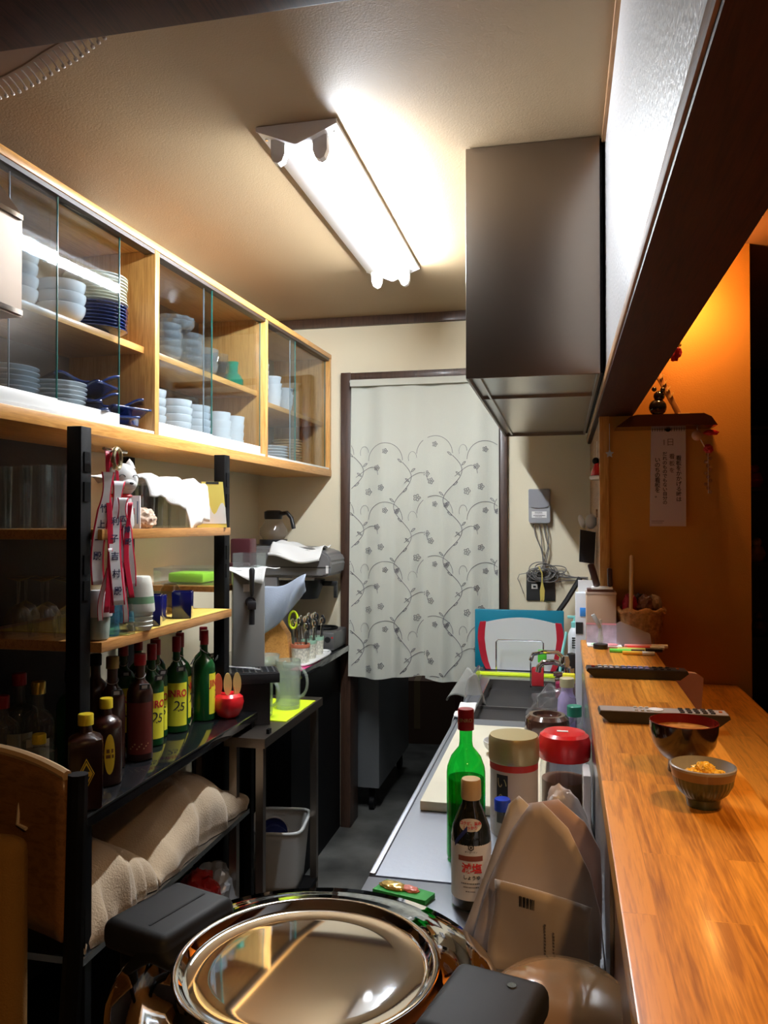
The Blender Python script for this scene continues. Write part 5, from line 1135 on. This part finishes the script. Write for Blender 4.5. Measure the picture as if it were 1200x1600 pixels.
b.prism([(-.05, 0), (.055, 0), (.05, .045), (-.042, .078), (-.052, .07)], .002, Matrix(((1, 0, 0, 0), (0, 0, -1, -.028), (0, 1, 0, 0), (0, 0, 0, 1)))); b.prism([(-.05, 0), (.055, 0), (.05, .045), (-.042, .078), (-.052, .07)], .002, Matrix(((1, 0, 0, 0), (0, 0, -1, .030), (0, 1, 0, 0), (0, 0, 0, 1))))
b.b2((-.053, -.03, 0), (-.050, .03, .072)); b.make('container', glass('milky_plastic', (.85, .83, .85), .35, (.65, .58, .60), .2), t)
t = thing('photo_frame', 'pale patterned card standing behind the clip stand', 'card', (.118, 2.668, R1)); B().b2((-.046, 0, .0), (.052, .004, .066)).make('card', mat('lavender_print', (.60, .50, .60), .5, var=.3, vscale=30), t)
B().b2((-.047, -.001, .062), (.053, .0, .067)).make('pink_edge', mat('pink_ink', (1, 1, 1)), t)
t = thing('tissue_box', 'tan square box stacked at the end of the bar', 'box', (.120, 2.705, R1), 0)
B().b2((-.048, -.03, 0), (.046, .04, .165), .003).make('carton', mat('tan_box', (.52, .36, .25), .5), t); B().b2((-.0485, -.031, .157), (.0465, .041, .166), .001).make('lid', mat('tan_box_lid', (.50, .38, .30), .5), t)
tag(B().b2((-.045 + .12, 2.675, R1 + .1665), (.04 + .12, 2.735, R1 + .175)).make('notebook', mat('brown_notebook', (.12, .05, .04), .4)), 'thin brown notebook lying on the tan box', 'notebook')
tag(B().b2((-.030 + .12, 2.672, R1 + .1755), (.035 + .12, 2.735, R1 + .181)).make('notebook', WHITEP), 'white notebook on the brown notebook on the tan box', 'notebook')
for x, a, l, h_ in ((.108, .28, 'left dark leather case tilted above the tan box', .078), (.148, .02, 'right slimmer dark case standing upright above the tan box', .062)):
    tag(B().box((0, 0, h_ / 2), (.022 if a > .1 else .016, .02, h_), .006, (0, 0, 0)).make('leather_case', mat('dark_brown_leather', (.05, .022, .018), .35)), l, 'case', loc=(x + .0, 2.70, R1 + .1815)).rotation_euler = (0, -a, 0)
tag(B().b2((.030, 2.70, 1.0), (.112, 2.735, 1.30), .002).make('white_rack', mat('white_wire_rack', (.70, .72, .75), .4)), 'x', 'rack').location = (0, 0, 0)
bpy.data.objects.remove(bpy.data.objects['white_rack'])
t = thing('paper_holder', 'white file holder with papers at the kitchen end of the bar', 'file holder', (.085, 2.85, Z)); B().b2((-.045, -.03, 0), (.030, .02, .41), .002).make('holder', mat('white_holder', (.72, .74, .78), .4), t)
B().b2((-.035, .0205, 0.0), (.030, .03, .45)).make('paper_sheet', WHITEP, t); B().b2((-.030, -.0325, .33), (.0, -.0302, .36), .001).make('blue_clip', mat('bright_blue_plastic', (.05, .30, .85), .35), t); B().b2((-.044, -.032, .27), (-.02, -.0302, .31)).make('dark_print', TEXTK, t)
# basket
t = thing('gift_basket', 'woven basket with hoop handle holding wrapped sweets', 'basket', (.243, 2.702, R1 - .0), 0)
BSK = mat('wicker', (.50, .26, .10), .7, bump=1, bscale=140, var=.35, vscale=70)
wv_ = lambda a, z: 1 + .03 * math.cos(20 * a + (z * 260))
bz = .075
b = B(); b.lathe([(0, 0), (.034, 0), (.040, .004), (.046, .04), (.049, .07)], seg=120, rad=wv_); b.tube([(.050 * math.cos(a), .050 * math.sin(a), .072 + .003 * math.sin(8 * a)) for a in [2 * PI * k / 40 for k in range(40)]], .005, 8, closed=True); bmesh.ops.scale(b.bm, vec=(1.45, .95, 1.5), verts=b.bm.verts[:]); b.make('basket_body', BSK, t)
b = B(); b.tube([(-.034 + .012 * k / 16, -.040 * math.cos(PI * k / 16), .10 + .18 * math.sin(PI * k / 16)) for k in range(17)], .006, 8); b.make('handle', mat('pale_wicker', (.55, .36, .18), .6), t)
for i, (x, y, m_, l) in enumerate(((-.035, -.012, mat('dark_red_foil', (.35, .01, .03), .3), 'round dark red wrapped sweet in the basket'), (.012, -.02, mat('brown_foil', (.16, .07, .05), .3), 'brown wrapped sweet in the middle of the basket'), (.040, .0, mat('beige_foil', (.40, .28, .20), .4), 'beige wrapped sweet at the right of the basket'), (-.005, .022, mat('black_foil', (.03, .02, .02), .3), 'dark wrapped sweet at the back of the basket'))):
    b = crumple((0, 0, 0), (.024, .018, .034), i * 4 + 2, .25); tag(b.make('wrapped_sweet', m_), l, 'sweet', loc=(.243 + x, 2.700 + y, R1 + .125))
# tissue pack on the lower counter
t = thing('paper_napkin', 'pinkish folded napkin standing on the lower counter behind the shelf', 'napkin', (.320, 2.34, .9605), .1)
B().prism([(-.05, 0), (.046, 0), (.052, .095), (.036, .106), (-.03, .112), (-.05, .10)], .028, Matrix(((1, 0, 0, 0), (0, 0, 1, -.014), (0, 1, 0, 0), (0, 0, 0, 1)))).make('napkin', mat('salmon_paper', (.70, .42, .32), .8), t)

# ------------------------------------------------------------------ on the orange wall
t = thing('wall_shelf', 'small dark lacquered shelf on the orange wall', 'shelf', (0, 0, 0))
B().prism([(.165, 1.785), (.47, 1.785), (.452, 1.812), (.43, 1.823), (.23, 1.823), (.21, 1.818)], .11, Matrix(((1, 0, 0, 0), (0, 0, 1, 2.648), (0, 1, 0, 0), (0, 0, 0, 1)))).make('shelf_board', mat('dark_lacquer', (.06, .016, .008), .25, coat=.4), t)
t = thing('shamisen_ornament', 'small wooden instrument leaning on the dark wall shelf', 'ornament', (.362, 2.70, 1.8235), 0)
b = B(); b.box((-.032, 0, .070), (.018, .012, .15), .003, (0, -.45, 0)); b.make('neck', mat('tan_wood_ornament', (.55, .28, .10), .4), t)
b = B(); 
for k in range(4): b.box((-.052 + .010 * k, -.008, .125 - .020 * k), (.004, .006, .018), 0, (0, .6, 0))
b.make('pegs', WPK, t); B().b2((-.005, -.012, 0), (.032, .012, .006), .002).make('foot', mat('pale_foot', (.65, .42, .22), .4), t)
t = thing('black_figurine', 'small glossy black figurine on the dark wall shelf', 'figurine', (.298, 2.70, 1.8235), 0)
b = B(); b.ball((0, 0, .028), .028, (1, .8, 1)); b.ball((.004, 0, .064), .018); b.ball((-.012, -.012, .085), .008, seg=10); b.ball((.014, -.012, .083), .008, seg=10); b.make('body', mat('black_glaze', (.01, .01, .012), .12, coat=.8), t)
t = thing('wall_calendar', 'narrow paper day calendar with brush writing on the orange wall', 'calendar', (.3345, 2.748, 1.627), 0)
b = B(); b.prism([(-.052, .157), (.055, .157), (.055, -.158), (-.058, -.158)], .003, Matrix(((1, 0, 0, 0), (0, 0, -1, .003), (0, 1, 0, 0), (0, 0, 0, 1)))); b.make('sheet', mat('calendar_paper', (.62, .50, .48), .8), t)
b = B()
for k in range(14): b.tube([(-.048 + k * .0075, 0.0, .152), (-.048 + k * .0075, -.004, .158), (-.048 + k * .0075, .002, .163)], .0009, 5)
b.cyl((0, .004, .160), .010, -.008, 16, axis='Y'); b.make('binding', BLACK, t)
INK = mat('brush_ink', (.03, .015, .012), .7)
def vert(s, size, x, z, sp=.80, m=INK): text('\n'.join(s), size, m, t, (x, -.0004, z), (PI / 2, 0, 0), space=sp, name='brush_text', bold=.00025)
text('1日', .026, mat('grey_brown_ink', (.16, .09, .07), .7), t, (.001, -.0004, .115), name='date_text')
vert('看板をかかげる時は', .0175, .033, -.004, .96); vert('看板を', .0180, .012, .046, 1.25, MATS['grey_brown_ink']); vert('だれのものでもない自分の', .0150, -.010, -.002, .96); vert('いのちの看板を。', .0180, -.033, .0, .92)
marks([(-.027, .012, .003, .0022), (-.027, .008, -.003, .0018)], MATS['grey_brown_ink'], t, (-.025, -.0003, -.144))
def charm(lab, loc, parts):
    t = thing('hanging_charm', lab, 'charm', loc)
    for nm, b_, m_ in parts: b_.make(nm, m_, t)
charm('red and white bell charm hanging right of the calendar', (.452, 2.735, 1.74), [('cord', B().tube([(-.03, 0, .045), (-.02, 0, .01), (0, 0, -.03)], .0018, 6), WHITEE), ('bow', crumple((.012, 0, .03), (.022, .008, .009), 3, .3), mat('red_ribbon', (.55, .01, .02), .4)), ('tassel', crumple((.004, 0, -.022), (.014, .008, .014), 5, .3), MATS['red_ribbon']), ('bell', B().ball((-.030, 0, .022), .017, (1, .7, 1)), mat('peach_ceramic', (.65, .36, .22), .4))])
charm('clear beaded strand hanging below the red bow', (.455, 2.735, 1.625), [('beads', (lambda b: [b.ball((.008 * math.sin(k * 2.1), 0, .075 - k * .012), .0065, seg=8) for k in range(11)] and b)(B()), glass('bead_glass', (.9, .8, .75), .2, (.6, .4, .3))), ('string', B().tube([(0, 0, .09), (0, 0, -.05)], .0008, 4), WHITEE)])
charm('red paper crane charm hanging under the beam', (.338, 2.60, 2.03), [('string', B().tube([(0, 0, -.015), (-.004, 0, .345)], .0008, 4), WHITEE), ('crane', crumple((0, 0, -.025), (.016, .010, .026), 8, .5), MATS['red_ribbon']), ('gold_tag', crumple((.006, 0, .0), (.012, .004, .010), 2, .4), GOLD)])
charm('pale star charm hanging at the wooden wall edge', (.150, 2.735, 1.708), [('string', B().tube([(0, 0, .01), (0, 0, .100)], .0008, 4), WHITEE), ('star', B().prism([((.014 if k % 2 == 0 else .007) * math.sin(2 * PI * k / 10), (.014 if k % 2 == 0 else .007) * math.cos(2 * PI * k / 10)) for k in range(10)], .008, Matrix(((1, 0, 0, 0), (0, 0, 1, -.004), (0, 1, 0, 0), (0, 0, 0, 1)))), mat('pale_blue_plastic', (.55, .62, .66), .3))])
charm('small hanging doll with red cap and white trim at the wall edge', (.112, 2.79, 1.655), [('string', B().tube([(0, 0, .03), (.0, 0, .10)], .0008, 4), WHITEE), ('cap', B().lathe([(.022, -.02), (.018, .0), (.006, .03), (0, .035)], seg=20), RED), ('trim', B().lathe([(.018, -.03), (.025, -.026), (.025, -.018), (.018, -.014)], seg=20), CLOTHW), ('hair', B().ball((-.004, 0, .034), .012), BLACK)])
# utensil pouch
t = thing('utensil_pouch', 'black wire pouch with pale spoons hanging on the wooden wall edge', 'utensil holder', (.088, 3.10, 1.335), 0)
B().prism([(-.03, 0), (.024, -.008), (.030, .11), (-.026, .12)], .06, Matrix(((1, 0, 0, 0), (0, 0, 1, -.03), (0, 1, 0, 0), (0, 0, 0, 1)))).make('pouch', BLACKP, t)
B().ball((-.020, 0, .150), .016, (.7, .4, 1.7), rot=(0, -.3, 0)).make('spoon_head', WHITEE, t); B().ball((.014, 0, .150), .022, (1, .4, 1.3)).make('spatula_head', mat('grey_white_plastic', (1, 1, 1)), t); B().tube([(-.002, 0, .09), (.0, 0, .15)], .003, 6).make('spoon_handle', WHITEE, t)

# ------------------------------------------------------------------ back wall items
t = thing('intercom_box', 'grey plastic junction box with small label on the cream wall', 'junction box', (-.108, YB, 1.557), 0)
GB2 = mat('grey_box_plastic', (.36, .36, .37), .4)
b = B(); b.prism([(-.048, .080), (.048, .080), (.050, .076), (.050, -.072), (.044, -.080), (-.040, -.080), (-.048, -.072), (-.050, .076)], .036, Matrix(((1, 0, 0, 0), (0, 0, -1, 0), (0, 1, 0, 0), (0, 0, 0, 1)))); bmesh.ops.bevel(b.bm, geom=b.bm.edges[:], offset=.003, segments=2, affect='EDGES'); b.make('housing', GB2, t)
b = B(); b.prism([(-.046, .076), (.046, .076), (.046, .008), (.036, -.004), (.012, -.008), (-.012, -.008), (-.036, -.004), (-.046, .008)], .006, Matrix(((1, 0, 0, 0), (0, 0, -1, -.036), (0, 1, 0, 0), (0, 0, 0, 1)))); b.make('flap', mat('grey_flap_plastic', (.30, .30, .32), .4), t)
B().b2((-.034, -.0375, -.054), (.034, -.0362, -.024)).make('label', WHITEP, t); marks([(-.020, .015, .010, .0030), (-.020, .015, .003, .0020), (-.026, .028, -.005, .0032), (-.018, .012, -.011, .0026)], TEXTK, t, (0, -.0378, -.038))
t = thing('wall_plate', 'black square wall plate half covered by cable coils', 'wall plate', (-.103, YB, 1.185), 0)
B().b2((-.066, -.008, -.066), (.066, 0, .066), .002).make('plate', mat('black_plate', (.03, .03, .03), .4), t); B().b2((-.042, -.0095, -.012), (-.014, -.0082, .010)).make('socket', WHITEE, t); B().b2((-.034, -.0105, -.006), (-.022, -.0096, .003)).make('socket_hole', TEXTK, t)
CBL = mat('grey_cable', (.16, .15, .14), .5)
t = thing('cable_bundle', 'tangled grey cable coils hanging over the black wall plate', 'cable', (-.09, YB - .016, 1.25), 0)
b = B()
for i in range(13):
    rx, rz_ = random.uniform(.03, .075), random.uniform(.015, .038); ox, oz = random.uniform(-.02, .04), random.uniform(-.02, .02); tl = random.uniform(-.4, .4)
    pts = []
    for k in range(26):
        a = 2 * PI * k / 26; x, z = rx * math.cos(a), rz_ * math.sin(a); pts.append((ox + x * math.cos(tl) - z * math.sin(tl), -.004 - .010 * (i % 4) + .004 * math.sin(3 * a), oz + x * math.sin(tl) + z * math.cos(tl)))
    b.tube(pts, .0025, 6, closed=True)
b.make('coils', CBL, t)
b = B()
for x_, dx in ((-.045, .02), (-.02, 0), (.0, .01), (.015, -.01)): b.tube([(x_, .0, .225), (x_ + .01, -.006, .17), (x_ + dx + .015, -.01, .11), (dx * .5, -.012, .02)], .0028, 6)
b.tube([(.02, -.01, .02), (.08, -.006, -.005), (.13, 0, -.018), (.20, .004, -.03)], .003, 6); b.tube([(.03, -.01, -.01), (.10, -.006, -.02), (.20, .004, -.022)], .004, 6); b.tube([(.02, -.01, -.02), (.05, -.006, -.045), (.10, 0, -.035), (.20, .004, -.035)], .0022, 6)
b.tube([(-.06, -.01, 0), (-.11, -.008, -.01), (-.118, -.006, -.03), (-.108, -.006, -.05), (-.09, -.004, -.10)], .0018, 6); b.make('leads', CBL, t)
b = B(); b.tube([(-.02, -.048, .03), (-.005, -.052, .0), (-.005, -.054, -.04)], .003, 6)
for k in range(5): b.tube([(-.005, -.050, -.04), (-.012 + .004 * k, -.052, -.08), (-.010 + .003 * k, -.050, -.13 + .008 * (k % 3))], .0035, 6)
b.make('yellow_tie', mat('yellow_raffia', (.62, .50, .12), .6), t)
# far dining glimpses right of the orange wall
t = thing('display_cabinet', 'dark wooden shelf unit in the dim dining room right of the orange wall', 'cabinet', (0, 0, 0))
b = B(); b.b2((.95, 4.60, 0), (.97, 4.95, 2.0)); b.b2((1.9, 4.60, 0), (1.92, 4.95, 2.0)); b.b2((.95, 4.93, 0), (1.92, 4.95, 2.0)); b.make('carcass', DARKBR, t)
for z in (.45, .85, 1.25, 1.65, 1.98): B().b2((.97, 4.60, z), (1.90, 4.93, z + .02)).make('shelf_board', DARKBR, t)
for i, (x, z, m_, l) in enumerate(((1.03, 1.27, MATS['peach_ceramic'], 'peach round ornament on the upper shelf'), (1.14, 1.27, DRED, 'dark red ornament on the upper shelf'), (1.04, .87, MATS['brown_foil'], 'brown ornament on the middle shelf'), (1.02, 1.67, MATS['red_ribbon'], 'red ornament on the top shelf'))):
    t = thing('round_ornament', l + ' of the dim display cabinet', 'ornament', (x, 4.70, z + .0005)); B().lathe([(0, 0), (.03, 0), (.045, .04), (.03, .08), (0, .09)], seg=20).make('body', m_, t); B().ball((0, 0, .105), .025).make('head', m_, t)
t = thing('bar_stool', 'dark red padded stool at the far end of the lower counter', 'stool', (.78, 2.95, 0)); B().lathe([(0, .70), (.17, .70), (.185, .73), (.175, .765), (0, .775)], seg=32).make('seat', mat('red_vinyl', (.28, .03, .02), .4), t)
for k in range(4): a = PI / 4 + k * PI / 2; B().tube([(.13 * math.cos(a), .13 * math.sin(a), .70), (.18 * math.cos(a), .18 * math.sin(a), 0)], .012, 8).make('leg', BLACK, t)
for x, y in ((.40, 2.585), (.72, .95), (.45, -.45)):
    t = thing('downlight', 'round recessed warm downlight in the dining ceiling, ' + {2.585: 'nearest the orange wall', .95: 'over the lower counter', -.45: 'behind the viewpoint'}[y], 'downlight', (x, y, 2.3795)); B().lathe([(.045, .0), (.052, -.004), (.056, 0)], seg=32).make('trim_ring', WHITEE, t); B().lathe([(0, -.001), (.045, -.001)], seg=24).make('bulb', mat('warm_bulb', (1, .8, .5), .4, emit=((1, .6, .28), 6)), t)
